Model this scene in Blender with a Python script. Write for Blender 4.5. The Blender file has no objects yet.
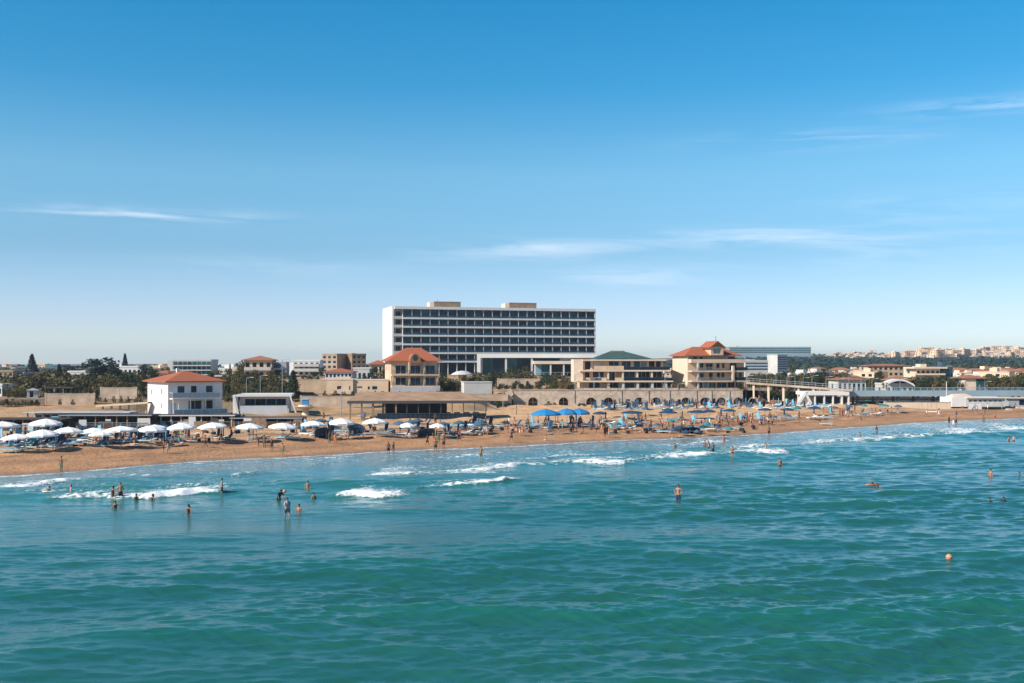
import bpy, bmesh, math, random
import numpy as np
from mathutils import Vector, Matrix
random.seed(7); rng = np.random.default_rng(7)
C = bpy.context.scene.collection
F, H, HY = 1100.0, 11.3, 363.0
PI = math.pi; R = math.radians
def wx(px, Y): return (px - 512) / F * Y
EXPO = 0.5; SUN_E = 5.0; SKY_E = 0.14; HAZE = 0.00012
SKYR = [(0.0, (.76, .86, 1.0)), (1.0, (.04, .30, .50)), (.04, (.60, .665, .90)), (.10, (.40, .57, .69)), (.17, (.41, .68, .74)), (.25, (.15, .60, .74)), (.33, (.08, .59, .75))]
CLOUDC = (5.4, 5.8, 6.5, 1)
WDEEP = (.014, .098, .077); WMID = (.032, .168, .152); WSHAL = (.15, .24, .25); WCREST = (.007, .135, .095)
WSL = (.025, .015, .012)
def wz(py, Y): return H - (py - HY) / F * Y
# ------------------------------------------------------------------ terrain
SHX = [-900, -300, -140, -80, -51.5, -46.6, -41.5, -36, -25.5, -14.5, -4, 8.2, 15.8, 28.5, 39.3, 59, 72, 85, 105, 150, 300, 900, 3000]
SHY = [-900, -160, 25, 85, 110, 113.5, 119.5, 127.5, 133, 143, 147, 156.4, 161.4, 166.8, 175, 192.7, 203.8, 214.3, 226, 245, 262, 250, 100]
def ysh(X):
    return np.interp(X, SHX, SHY)
def sm(x, a, b):
    t = np.clip((x - a) / (b - a), 0, 1); return t * t * (3 - 2 * t)
def mix(a, b, t): return a * (1 - t) + b * t
def terr(X, Y):
    X = np.asarray(X, float); Y = np.asarray(Y, float)
    e = Y - ysh(X)
    beach = np.interp(e, [-2000, -400, -130, -40, -3, 0, 5, 14, 40, 70, 110, 140], [-14, -7, -2.6, -1.3, -0.2, -0.02, 0.35, 0.95, 1.6, 1.5, 1.0, 1.0])
    A = np.interp(Y, [175, 193, 217, 245, 300, 340], [1.6, 2.0, 3.2, 4.0, 6.3, 7.0])
    B = np.interp(Y, [175, 222, 240, 285, 300, 340], [1.6, 1.7, 3.0, 7.2, 7.7, 7.4])
    Cc = np.interp(Y, [175, 222, 236, 300, 330, 400], [1.6, 1.7, 3.3, 3.6, 4.5, 6.8])
    D = np.interp(Y, [263.2, 263.6, 300, 400], [1.0, 4.6, 4.8, 6.8])
    E = np.interp(Y, [230, 265, 280, 400, 700], [1.3, 1.4, 2.2, 3.0, 3.5])
    z = mix(A, B, sm(X, -73, -70))
    z = mix(z, Cc, sm(X, -56, -46))
    inl = sm(e, 62, 74)
    zl = mix(beach, z, inl)
    zd = np.where(Y > 263.2, D, beach)
    out = mix(zl, zd, sm(X, -10, -2))
    zr = mix(beach, E, sm(Y, 255, 275) * sm(e, 30, 40))
    out = mix(out, zr, sm(X, 57, 63))
    far = np.interp(Y, [650, 900, 1150, 1400, 1700, 2600, 5000], [0, 5, 9, 14, 23, 24, 10])
    out = out + far * sm(X, 40, 330) * (0.75 + 0.25 * sm(X, 450, 900)) * sm(e, 100, 200)
    return out
def tz(x, y): return float(terr(x, y))
def ground(px, py, lo=60):
    Y = lo
    Ya = np.arange(lo, 600, .25); k = wz(py, Ya) <= np.maximum(terr(wx(px, Ya), Ya), 0)
    Y = float(Ya[int(np.argmax(k))]) if k.any() else 600.0
    return wx(px, Y), Y, max(tz(wx(px, Y), Y), 0.0)
# ------------------------------------------------------------------ materials
MATS = {}
def M(name, col, rough=.8, var=.12, scale=1.2, bump=0, spec=.4, coord='Object', metal=0, detail=4, stretch=None, bscale=None):
    if name in MATS: return MATS[name]
    m = bpy.data.materials.new(name); m.use_nodes = True; MATS[name] = m
    nt = m.node_tree; n = nt.nodes; l = nt.links
    b = n['Principled BSDF']
    b.inputs['Roughness'].default_value = rough
    b.inputs['Specular IOR Level'].default_value = spec
    b.inputs['Metallic'].default_value = metal
    if var > 0 or bump > 0:
        tc = n.new('ShaderNodeTexCoord'); src = tc.outputs[coord]
        if stretch:
            mp = n.new('ShaderNodeMapping'); mp.inputs['Scale'].default_value = stretch
            l.new(src, mp.inputs[0]); src = mp.outputs[0]
        nz = n.new('ShaderNodeTexNoise'); nz.inputs['Scale'].default_value = scale; nz.inputs['Detail'].default_value = detail
        l.new(src, nz.inputs['Vector'])
        mx = n.new('ShaderNodeMix'); mx.data_type = 'RGBA'
        mx.inputs[6].default_value = (*[c * (1 - var) for c in col], 1)
        mx.inputs[7].default_value = (*[min(1, c * (1 + var)) for c in col], 1)
        mr = n.new('ShaderNodeMapRange'); mr.inputs[1].default_value = .3; mr.inputs[2].default_value = .7
        l.new(nz.outputs[0], mr.inputs[0]); l.new(mr.outputs[0], mx.inputs[0]); l.new(mx.outputs[2], b.inputs['Base Color'])
        if bump:
            bp = n.new('ShaderNodeBump'); bp.inputs['Strength'].default_value = bump; bp.inputs['Distance'].default_value = .1
            if bscale:
                nz = n.new('ShaderNodeTexNoise'); nz.inputs['Scale'].default_value = bscale; l.new(src, nz.inputs['Vector'])
            l.new(nz.outputs[0], bp.inputs['Height']); l.new(bp.outputs[0], b.inputs['Normal'])
    else:
        b.inputs['Base Color'].default_value = (*col, 1)
    return m
def glassm(name, col, rough=.12, var=.5):
    return M(name, col, rough=rough, var=var, scale=.35, spec=.16, detail=1)
def tile(name, col, col2):
    m = bpy.data.materials.new(name); m.use_nodes = True; nt = m.node_tree; n = nt.nodes; l = nt.links; b = n['Principled BSDF']
    b.inputs['Roughness'].default_value = .85
    tc = n.new('ShaderNodeTexCoord'); nz = n.new('ShaderNodeTexNoise'); nz.inputs['Scale'].default_value = 1.3; nz.inputs['Detail'].default_value = 6
    br = n.new('ShaderNodeTexVoronoi'); br.inputs['Scale'].default_value = 3.2
    l.new(tc.outputs['Object'], nz.inputs[0]); l.new(tc.outputs['Object'], br.inputs[0])
    mx = n.new('ShaderNodeMix'); mx.data_type = 'RGBA'; mx.inputs[6].default_value = (*col, 1); mx.inputs[7].default_value = (*col2, 1)
    ad = n.new('ShaderNodeMath'); ad.operation = 'MULTIPLY_ADD'; ad.inputs[1].default_value = .45
    l.new(br.outputs['Color'], ad.inputs[0]); l.new(nz.outputs[0], ad.inputs[2])
    sb = n.new('ShaderNodeMath'); sb.operation = 'SUBTRACT'; sb.inputs[1].default_value = .25; l.new(ad.outputs[0], sb.inputs[0])
    l.new(sb.outputs[0], mx.inputs[0]); l.new(mx.outputs[2], b.inputs['Base Color'])
    wv = n.new('ShaderNodeTexWave'); wv.inputs['Scale'].default_value = 1.6; wv.inputs['Distortion'].default_value = .3
    l.new(tc.outputs['Object'], wv.inputs[0])
    bp = n.new('ShaderNodeBump'); bp.inputs['Strength'].default_value = .5; bp.inputs['Distance'].default_value = .06
    l.new(wv.outputs[0], bp.inputs['Height']); l.new(bp.outputs[0], b.inputs['Normal'])
    MATS[name] = m; return m
white = M('white_render', (.64, .625, .60), .7, .05, .5)
white2 = M('off_white_render', (.50, .48, .45), .8, .09, .4)
cream = M('cream_render', (.56, .405, .28), .85, .14, .35)
cream2 = M('pale_cream_render', (.64, .50, .375), .85, .10, .35)
beige = M('beige_render', (.43, .305, .205), .9, .18, .4)
tan = M('tan_brick', (.39, .285, .21), .9, .2, .6)
brown = M('brown_brick', (.26, .17, .11), .9, .2, .6)
greyr = M('grey_render', (.34, .34, .34), .85, .15, .5)
greyl = M('light_grey_render', (.48, .49, .50), .8, .1, .5)
concrete = M('concrete', (.42, .315, .235), .92, .25, .45, bump=.4, bscale=3)
stone = M('stone_masonry', (.43, .345, .275), .92, .28, .8, bump=.7, bscale=2.2)
dark = M('opening_shade', (.012, .013, .016), .7, .3)  # near-black colour stands for the shade inside openings
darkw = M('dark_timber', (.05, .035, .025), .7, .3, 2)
timber = M('weathered_timber', (.22, .15, .10), .8, .3, 2)
metal = M('grey_metal', (.30, .32, .34), .45, .1, 2, metal=.3)
dmetal = M('dark_metal', (.05, .06, .07), .5, .1, 2)
gl1 = glassm('navy_window_glass', (.014, .058, .098)); gl2 = glassm('dark_window_glass', (.005, .018, .036)); gl3 = glassm('teal_window_glass', (.02, .09, .105)); gl4 = glassm('curtained_window_glass', (.03, .075, .115), .2)
gl5 = glassm('pale_blue_glass', (.16, .28, .36), .2, .2)
redtile = tile('terracotta_tiles', (.40, .105, .04), (.29, .085, .04))
oldtile = tile('weathered_terracotta_tiles', (.38, .13, .06), (.25, .12, .07))
greentile = tile('green_roof_sheet', (.035, .13, .115), (.06, .17, .15))
roofgrey = M('grey_roof', (.30, .30, .30), .8, .15, .4)
# ------------------------------------------------------------------ mesh builder
class MB:
    def __init__(s): s.v = []; s.f = []; s.m = []; s.mi = 0
    def quad(s, *p):
        k = len(s.v); s.v += [tuple(q) for q in p]; s.f.append(tuple(range(k, k + len(p)))); s.m.append(s.mi); return s
    def box(s, x0, x1, y0, y1, z0, z1):
        k = len(s.v)
        s.v += [(x, y, z) for z in (z0, z1) for y in (y0, y1) for x in (x0, x1)]
        for f in ((0, 2, 3, 1), (4, 5, 7, 6), (0, 1, 5, 4), (2, 6, 7, 3), (0, 4, 6, 2), (1, 3, 7, 5)):
            s.f.append(tuple(k + i for i in f)); s.m.append(s.mi)
        return s
    def bar(s, a, b, w, h=None):
        a = Vector(a); b = Vector(b); d = (b - a).normalized(); h = h or w
        up = Vector((0, 0, 1)) if abs(d.z) < .95 else Vector((1, 0, 0))
        r = d.cross(up).normalized() * w / 2; u = r.cross(d).normalized() * h / 2
        k = len(s.v)
        for p in (a, b):
            for q in (-r - u, r - u, r + u, -r + u): s.v.append(tuple(p + q))
        for f in ((0, 1, 2, 3), (7, 6, 5, 4), (0, 4, 5, 1), (1, 5, 6, 2), (2, 6, 7, 3), (3, 7, 4, 0)):
            s.f.append(tuple(k + i for i in f)); s.m.append(s.mi)
        return s
    def lathe(s, prof, n=12, cx=0, cy=0, a0=0):
        k = len(s.v)
        for r, z in prof:
            for i in range(n):
                a = a0 + 2 * PI * i / n; s.v.append((cx + r * math.cos(a), cy + r * math.sin(a), z))
        for j in range(len(prof) - 1):
            for i in range(n):
                a, b = k + j * n + i, k + j * n + (i + 1) % n
                s.f.append((a, b, b + n, a + n)); s.m.append(s.mi)
        s.f.append(tuple(k + i for i in range(n))[::-1]); s.m.append(s.mi)
        q = k + (len(prof) - 1) * n; s.f.append(tuple(q + i for i in range(n))); s.m.append(s.mi)
        return s
    def tube(s, pts, rad, n=6):
        k0 = len(s.v); P = [Vector(p) for p in pts]
        for j, p in enumerate(P):
            d = (P[min(j + 1, len(P) - 1)] - P[max(j - 1, 0)]).normalized()
            up = Vector((0, 0, 1)) if abs(d.z) < .9 else Vector((1, 0, 0))
            r = d.cross(up).normalized(); u = r.cross(d)
            rr = rad[j] if isinstance(rad, (list, tuple)) else rad
            for i in range(n):
                a = 2 * PI * i / n; s.v.append(tuple(p + (r * math.cos(a) + u * math.sin(a)) * rr))
        for j in range(len(P) - 1):
            for i in range(n):
                a, b = k0 + j * n + i, k0 + j * n + (i + 1) % n
                s.f.append((a, b, b + n, a + n)); s.m.append(s.mi)
        s.f.append(tuple(range(k0, k0 + n))[::-1]); s.m.append(s.mi)
        q = k0 + (len(P) - 1) * n; s.f.append(tuple(range(q, q + n))); s.m.append(s.mi)
        return s
    def ball(s, c, r, seg=8, rings=6):
        rx, ry, rz_ = r if isinstance(r, tuple) else (r, r, r)
        k = len(s.v)
        for j in range(rings + 1):
            t = PI * j / rings; rr = max(math.sin(t), .02)
            for i in range(seg):
                a = 2 * PI * i / seg
                s.v.append((c[0] + rx * rr * math.cos(a), c[1] + ry * rr * math.sin(a), c[2] - rz_ * math.cos(t)))
        for j in range(rings):
            for i in range(seg):
                a, b = k + j * seg + i, k + j * seg + (i + 1) % seg
                s.f.append((a, b, b + seg, a + seg)); s.m.append(s.mi)
        return s
    def mesh(s, name, mats, smooth=False):
        me = bpy.data.meshes.new(name); me.from_pydata(s.v, [], s.f); me.update()
        for m in (mats if isinstance(mats, (list, tuple)) else [mats]): me.materials.append(m)
        me.polygons.foreach_set('material_index', s.m)
        if smooth: me.polygons.foreach_set('use_smooth', [True] * len(s.f))
        return me
    def build(s, name, mats, parent=None, smooth=False, loc=None, rz=0):
        o = bpy.data.objects.new(name, s.mesh(name, mats, smooth)); C.objects.link(o)
        if parent: o.parent = parent
        if loc: o.location = loc
        o.rotation_euler.z = rz
        return o
REG = []
def tag(o, label, cat, group=None, kind=None, px=None, place=True):
    if label: o['label'] = label
    if cat: o['category'] = cat
    if group: o['group'] = group
    if kind: o['kind'] = kind
    if px is not None: REG.append((o, label, px, place))
    return o
def thing(name, label, cat, loc=(0, 0, 0), rz=0, group=None, px=None, place=True):
    o = bpy.data.objects.new(name, None); C.objects.link(o); o.empty_display_size = .5
    o.location = loc; o.rotation_euler.z = rz
    return tag(o, label, cat, group, None, px, place)
KIDS = {}
def kids(o):
    return KIDS.get(o.name) or list(o.children)
def dup(root, loc, rz=0, sc=1, label=None, cat=None, group=None, px=None, place=True):
    r = root.copy(); C.objects.link(r); r.location = loc; r.rotation_euler.z = rz
    r.scale = sc if isinstance(sc, tuple) else (sc, sc, sc)
    for ch in kids(root):
        c = ch.copy(); C.objects.link(c); c.parent = r
        for g in kids(ch):
            d = g.copy(); C.objects.link(d); d.parent = c
    tag(r, label, cat, group, None, px, place)
    return r
PROTOS = []
def proto(o):
    # remember the children (speeds copying); the prototype itself is placed by first()
    KIDS[o.name] = list(o.children)
    for c in o.children: KIDS[c.name] = list(c.children)
    o['_used'] = 0; PROTOS.append(o); return o
def put(root, loc, rz=0, sc=1, label=None, cat=None, group=None, px=None, place=True):
    if not root['_used']:
        root['_used'] = 1; root.location = loc; root.rotation_euler.z = rz
        root.scale = sc if isinstance(sc, tuple) else (sc, sc, sc)
        return tag(root, label, cat, group, None, px, place)
    return dup(root, loc, rz, sc, label, cat, group, px, place)
# ------------------------------------------------------------------ buildings
SIDES = ('front', 'left', 'right', 'back')
class Bld:
    """local frame: x along the sea front, y inland, z up; origin at the front left base corner"""
    def __init__(s, name, label, cat, px, Y, z, ang=0, group=None, reg=False):
        s.ang = R(ang); s.X0 = wx(px, Y); s.Y0 = Y; s.z = z
        s.t = thing(name, label, cat, (s.X0, Y, z), s.ang, group, px if reg else None)
    def w_to(s, px):      # width along the front until picture column px
        dx, dy = math.cos(s.ang), math.sin(s.ang); k = (px - 512) / F
        return (k * s.Y0 - s.X0) / (dx - k * dy)
    def at(s, py, u=0): return wz(py, s.Y0 + u * math.sin(s.ang)) - s.z
    def part(s, name, mb, mats, smooth=False): return mb.build(name, mats, s.t, smooth)
    def shell(s, W, D, Hh, mat, op={}, u0=0, v0=0, z0=0, name='wall', glass=(gl1, gl2), rec=.22, frame=None, top=None, wname='window', sill=False):
        """four outer faces with real openings; op = {side: [(a0,a1,b0,b1),...]}"""
        mb = MB()
        def mp(side):
            if side == 'front': return W, lambda a, b, d: (u0 + a, v0 + d, z0 + b)
            if side == 'left': return D, lambda a, b, d: (u0 + d, v0 + D - a, z0 + b)
            if side == 'right': return D, lambda a, b, d: (u0 + W - d, v0 + a, z0 + b)
            return W, lambda a, b, d: (u0 + W - a, v0 + D - d, z0 + b)
        for side in SIDES:
            L, f = mp(side); ops = op.get(side, [])
            us = sorted({0, L, *[round(o[0], 3) for o in ops], *[round(o[1], 3) for o in ops]})
            ws = sorted({0, Hh, *[round(o[2], 3) for o in ops], *[round(o[3], 3) for o in ops]})
            for i in range(len(us) - 1):
                for j in range(len(ws) - 1):
                    ca, cb = (us[i] + us[i + 1]) / 2, (ws[j] + ws[j + 1]) / 2
                    if any(o[0] < ca < o[1] and o[2] < cb < o[3] for o in ops): continue
                    mb.quad(f(us[i], ws[j], 0), f(us[i + 1], ws[j], 0), f(us[i + 1], ws[j + 1], 0), f(us[i], ws[j + 1], 0))
            for o in ops:
                a0, a1, b0, b1 = o[:4]
                mb.quad(f(a0, b0, 0), f(a0, b1, 0), f(a0, b1, rec), f(a0, b0, rec)); mb.quad(f(a1, b0, 0), f(a1, b0, rec), f(a1, b1, rec), f(a1, b1, 0))
                mb.quad(f(a0, b0, 0), f(a0, b0, rec), f(a1, b0, rec), f(a1, b0, 0)); mb.quad(f(a0, b1, 0), f(a1, b1, 0), f(a1, b1, rec), f(a0, b1, rec))
                g = MB(); g.quad(f(a0, b0, rec), f(a1, b0, rec), f(a1, b1, rec), f(a0, b1, rec))
                w = s.part(wname, g, o[4] if len(o) > 4 else random.choice(glass))
                if frame:
                    fm = MB(); t = .07; d1 = rec - .05
                    def bx(p0, p1, q0, q1):
                        P = [f(p, q, d) for d in (d1, rec - .004) for q in (q0, q1) for p in (p0, p1)]
                        xs = [p[0] for p in P]; ys = [p[1] for p in P]; zs = [p[2] for p in P]
                        fm.box(min(xs), max(xs), min(ys), max(ys), min(zs), max(zs))
                    bx(a0, a0 + t, b0, b1); bx(a1 - t, a1, b0, b1); bx(a0 + t, a1 - t, b1 - t, b1); bx(a0 + t, a1 - t, b0, b0 + t)
                    nm = max(1, int(round((a1 - a0) / 1.1)))
                    for q in range(1, nm):
                        c = a0 + (a1 - a0) * q / nm; bx(c - t / 2, c + t / 2, b0 + t, b1 - t)
                    fm.build('frame', frame, w)
        mb.quad((u0, v0, z0 + Hh), (u0 + W, v0, z0 + Hh), (u0 + W, v0 + D, z0 + Hh), (u0, v0 + D, z0 + Hh))
        o = s.part(name, mb, mat)
        return o
    def bx(s, name, mat, *a): return s.part(name, MB().box(*a), mat)
    def hip(s, u0, u1, v0, v1, z, h, mat, ov=.5, ridge=None, th=.18, name='roof'):
        u0 -= ov; u1 += ov; v0 -= ov; v1 += ov; cv = (v0 + v1) / 2; hv = (v1 - v0) / 2
        if ridge is None:
            r0, r1 = u0 + hv, u1 - hv
            if r0 > r1: r0 = r1 = (u0 + u1) / 2
        else: r0, r1 = ridge
        mb = MB()
        A, B, Cc, D = (u0, v0), (u1, v0), (u1, v1), (u0, v1)
        for (p, q) in ((A, B), (B, Cc), (Cc, D), (D, A)):
            mb.quad((*p, z), (*q, z), (*q, z + th), (*p, z + th))
        mb.quad((*D, z), (*Cc, z), (*B, z), (*A, z))
        t = z + th
        mb.quad((*A, t), (*B, t), (r1, cv, z + h), (r0, cv, z + h)); mb.quad((*Cc, t), (*D, t), (r0, cv, z + h), (r1, cv, z + h))
        mb.quad((*B, t), (*Cc, t), (r1, cv, z + h)); mb.quad((*D, t), (*A, t), (r0, cv, z + h))
        return s.part(name, mb, mat)
    def rail(s, u0, u1, v, z, mat, h=1.0, posts=1.5, glass=None, name='railing', bars=False, v1=None):
        mb = MB(); mb.box(u0, u1, v, v + .06, z + h - .06, z + h)
        n = max(1, int((u1 - u0) / posts))
        for i in range(n + 1):
            c = u0 + (u1 - u0 - .05) * i / n; mb.box(c, c + .05, v + .005, v + .055, z, z + h - .06)
        if bars:
            for k in range(1, 4): mb.box(u0, u1, v + .015, v + .04, z + h * k / 4.2 - .02, z + h * k / 4.2 + .02)
        if v1:
            for c in (u0, u1 - .06): mb.box(c, c + .06, v + .06, v1, z + h - .06, z + h)
        o = s.part(name, mb, mat)
        if glass: MB().box(u0 + .06, u1 - .06, v + .02, v + .035, z + .05, z + h - .07).build('panel', glass, o)
        return o
# ------------------------------------------------------------------ camera, sun, sky
sc = bpy.context.scene
cd = bpy.data.cameras.new('camera'); cam = bpy.data.objects.new('camera', cd); C.objects.link(cam); sc.camera = cam
cd.sensor_width = 36; cd.lens = F / 1024 * 36; cd.shift_y = (HY - 341.5) / 1024; cd.clip_end = 20000; cd.clip_start = .5
cam.location = (0, 0, H); cam.rotation_euler = (PI / 2, 0, 0)
sc.view_settings.view_transform = 'Standard'; sc.view_settings.look = 'None'; sc.view_settings.exposure = EXPO
SUN = Vector((-0.872, -0.49, 0.69)).normalized()
sd = bpy.data.lights.new('sun', 'SUN'); sd.energy = SUN_E; sd.angle = R(.5); sd.color = (1, .93, .82)
so = bpy.data.objects.new('sun', sd); C.objects.link(so); so.rotation_euler = (-SUN).to_track_quat('-Z', 'Y').to_euler(); so.location = (-60, -20, 80)
w = bpy.data.worlds.new('World'); sc.world = w; w.use_nodes = True
nt = w.node_tree; n = nt.nodes; l = nt.links; bg = n['Background']; bg.inputs[1].default_value = SKY_E
sky = n.new('ShaderNodeTexSky'); sky.sky_type = 'NISHITA'; sky.sun_disc = False
sky.sun_elevation = math.asin(SUN.z); sky.sun_rotation = math.atan2(SUN.x, SUN.y)
sky.altitude = 0; sky.air_density = 1.0; sky.dust_density = .35; sky.ozone_density = 3.0
def mth(op, a, b=None, c=None):
    m = n.new('ShaderNodeMath'); m.operation = op
    for i, q in enumerate((a, b, c)):
        if q is None: continue
        if isinstance(q, (int, float)): m.inputs[i].default_value = q
        else: l.new(q, m.inputs[i])
    return m.outputs[0]
tc = n.new('ShaderNodeTexCoord'); sx = n.new('ShaderNodeSeparateXYZ'); l.new(tc.outputs['Generated'], sx.inputs[0])
hyp = mth('SQRT', mth('ADD', mth('MULTIPLY', sx.outputs[0], sx.outputs[0]), mth('MULTIPLY', sx.outputs[1], sx.outputs[1])))
el = mth('DIVIDE', sx.outputs[2], hyp); az = mth('ARCTAN2', sx.outputs[0], sx.outputs[1])
# the measured blue of the day: the clear sky deepens quickly with height
ra = n.new('ShaderNodeValToRGB'); l.new(mth('MULTIPLY', mth('MAXIMUM', el, 0), 1.0), ra.inputs[0]); cr = ra.color_ramp
for i, (p, c) in enumerate(SKYR):
    e_ = cr.elements[i] if i < 2 else cr.elements.new(p)
    e_.position = p; e_.color = (*c, 1)
mu = n.new('ShaderNodeMix'); mu.data_type = 'RGBA'; mu.blend_type = 'MULTIPLY'; mu.inputs[0].default_value = 1
l.new(sky.outputs[0], mu.inputs[6]); l.new(ra.outputs[0], mu.inputs[7])
# thin cirrus streaks
cb = n.new('ShaderNodeCombineXYZ'); l.new(mth('MULTIPLY', az, 7.0), cb.inputs[0]); l.new(mth('MULTIPLY', mth('ADD', el, mth('MULTIPLY', az, .03)), 75.0), cb.inputs[1])
nz = n.new('ShaderNodeTexNoise'); nz.inputs['Scale'].default_value = 1.0; nz.inputs['Detail'].default_value = 7; nz.inputs['Roughness'].default_value = .62; nz.inputs['Distortion'].default_value = .5
l.new(cb.outputs[0], nz.inputs[0])
tot = None
def azel(px, py):
    a = math.atan((px - 512) / F); return a, (HY - py) / F * math.cos(a)
for (x0, x1, y, hh, s) in ((20, 250, 214, 7, .6), (700, 900, 141, 9, .42), (925, 1100, 102, 8, .6), (430, 640, 250, 10, .55), (640, 840, 236, 9, .55), (560, 730, 276, 9, .5), (740, 1000, 246, 22, .28), (830, 1060, 206, 14, .25), (150, 420, 268, 12, .16)):
    a0, e0 = azel((x0 + x1) / 2, y); wa = (x1 - x0) / 2 / F; we = hh / F
    d1 = mth('DIVIDE', mth('SUBTRACT', az, a0), wa); d2 = mth('DIVIDE', mth('SUBTRACT', el, e0), we)
    g = mth('MULTIPLY', mth('EXPONENT', mth('MULTIPLY', mth('ADD', mth('POWER', mth('ABSOLUTE', d1), 2.0), mth('POWER', mth('ABSOLUTE', d2), 2.0)), -1.1)), s)
    tot = g if tot is None else mth('ADD', tot, g)
mr = n.new('ShaderNodeMapRange'); mr.inputs[1].default_value = .42; mr.inputs[2].default_value = .72; l.new(nz.outputs[0], mr.inputs[0])
cf = mth('MINIMUM', mth('MULTIPLY', tot, mr.outputs[0]), .8)
cm = n.new('ShaderNodeMix'); cm.data_type = 'RGBA'; l.new(cf, cm.inputs[0]); l.new(mu.outputs[2], cm.inputs[6]); cm.inputs[7].default_value = CLOUDC
l.new(cm.outputs[2], bg.inputs[0])
# ------------------------------------------------------------------ terrain sheet
def grid_mesh(name, VX, VY, VZ, nr, nc, mat):
    co = np.stack([VX, VY, VZ], -1).reshape(-1, 3).astype(np.float32)
    i = np.arange(nr - 1)[:, None] * nc + np.arange(nc - 1)[None]
    q = np.stack([i, i + 1, i + nc + 1, i + nc], -1).reshape(-1, 4).astype(np.int32)
    me = bpy.data.meshes.new(name); me.vertices.add(len(co)); me.loops.add(q.size); me.polygons.add(len(q))
    me.vertices.foreach_set('co', co.ravel()); me.loops.foreach_set('vertex_index', q.ravel())
    me.polygons.foreach_set('loop_start', np.arange(0, q.size, 4, dtype=np.int32)); me.polygons.foreach_set('use_smooth', np.ones(len(q), bool))
    me.update(); me.validate(); me.materials.append(mat)
    o = bpy.data.objects.new(name, me); C.objects.link(o); return o
def attr(o, name, arr):
    a = o.data.attributes.new(name, 'FLOAT', 'POINT'); a.data.foreach_set('value', np.asarray(arr, np.float32).ravel())
def nodes(name):
    m = bpy.data.materials.new(name); m.use_nodes = True; nt = m.node_tree
    def mth(op, a, b=None, c=None):
        q = nt.nodes.new('ShaderNodeMath'); q.operation = op
        for i, s in enumerate((a, b, c)):
            if s is None: continue
            if isinstance(s, (int, float)): q.inputs[i].default_value = s
            else: nt.links.new(s, q.inputs[i])
        return q.outputs[0]
    def noise(vec, scale, detail=4, rough=.5):
        q = nt.nodes.new('ShaderNodeTexNoise'); q.inputs['Scale'].default_value = scale; q.inputs['Detail'].default_value = detail; q.inputs['Roughness'].default_value = rough
        nt.links.new(vec, q.inputs[0]); return q.outputs[0]
    def mp(vec, s, rz=0):
        if rz:
            q = nt.nodes.new('ShaderNodeMapping'); q.inputs['Rotation'].default_value = (0, 0, rz); nt.links.new(vec, q.inputs[0]); vec = q.outputs[0]
        q = nt.nodes.new('ShaderNodeMapping'); q.inputs['Scale'].default_value = s; nt.links.new(vec, q.inputs[0]); return q.outputs[0]
    def ms(v, a, b, c=0, d=1):
        q = nt.nodes.new('ShaderNodeMapRange'); q.interpolation_type = 'SMOOTHSTEP'; nt.links.new(v, q.inputs[0])
        for i, x in enumerate((a, b, c, d)): q.inputs[i + 1].default_value = x
        return q.outputs[0]
    def cmix(f, a, b):
        q = nt.nodes.new('ShaderNodeMix'); q.data_type = 'RGBA'
        if isinstance(f, (int, float)): q.inputs[0].default_value = f
        else: nt.links.new(f, q.inputs[0])
        for i, x in ((6, a), (7, b)):
            if isinstance(x, tuple): q.inputs[i].default_value = (*x, 1)
            else: nt.links.new(x, q.inputs[i])
        return q.outputs[2]
    def at(nm):
        q = nt.nodes.new('ShaderNodeAttribute'); q.attribute_name = nm; return q.outputs['Fac']
    return m, nt, nt.nodes['Principled BSDF'], mth, noise, mp, ms, cmix, at
m, nt, b, mth, noise, mp, ms, cmix, at = nodes('sand_and_earth')
geo = nt.nodes.new('ShaderNodeNewGeometry'); P = geo.outputs['Position']
n1 = noise(P, .35, 5, .6); n2 = noise(mp(P, (.05, .30, 1), R(-37)), 1, 5, .6); n3 = noise(P, 2.2, 3); n4 = noise(P, .05, 4)
E = at('inland')
sand = cmix(ms(n1, .3, .7), (.50, .29, .145), (.60, .365, .19))
sand = cmix(ms(mth('ADD', E, mth('MULTIPLY', n1, 8)), 34, 18), sand, cmix(ms(n1, .3, .7), (.36, .175, .075), (.46, .24, .11)))
sand = cmix(mth('MULTIPLY', ms(n2, .47, .66), .60), sand, (.26, .14, .07))
# darker trodden and weedy strips along the beach
eb = mth('ADD', E, mth('MULTIPLY', mth('SUBTRACT', noise(mp(P, (.05, .05, 1)), 1, 4), .5), 9.0))
def band(c, wd, s): return mth('MULTIPLY', mth('EXPONENT', mth('MULTIPLY', mth('POWER', mth('ABSOLUTE', mth('DIVIDE', mth('SUBTRACT', eb, c), wd)), 2.0), -1.0)), s)
bands = mth('ADD', mth('ADD', band(15, 2.0, .75), band(9, 1.0, .5)), band(27, 2.4, .6))
bands = mth('MULTIPLY', bands, ms(n3, .25, .6, .3, 1))
sand = cmix(bands, sand, (.19, .10, .055))
wet = mth('MULTIPLY', ms(mth('ADD', E, mth('MULTIPLY', n1, 4.0)), 2.6, 5.5, 1, 0), .75)
sand = cmix(wet, sand, (.27, .155, .085))
earth = cmix(ms(n1, .35, .65), (.36, .20, .095), (.47, .28, .145))
scrub = cmix(ms(n3, .4, .6), (.07, .075, .03), (.22, .15, .075))
earth = cmix(mth('MULTIPLY', ms(n4, .4, .6), .8), earth, scrub)
farc = cmix(ms(noise(P, .02, 5), .42, .6), (.06, .068, .035), (.20, .15, .09))
col = cmix(at('scrub'), sand, earth); col = cmix(at('far'), col, farc)
nt.links.new(col, b.inputs['Base Color']); nt.links.new(mth('MULTIPLY_ADD', wet, -.5, .92), b.inputs['Roughness'])
bp = nt.nodes.new('ShaderNodeBump'); bp.inputs['Strength'].default_value = .9; bp.inputs['Distance'].default_value = .18
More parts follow.
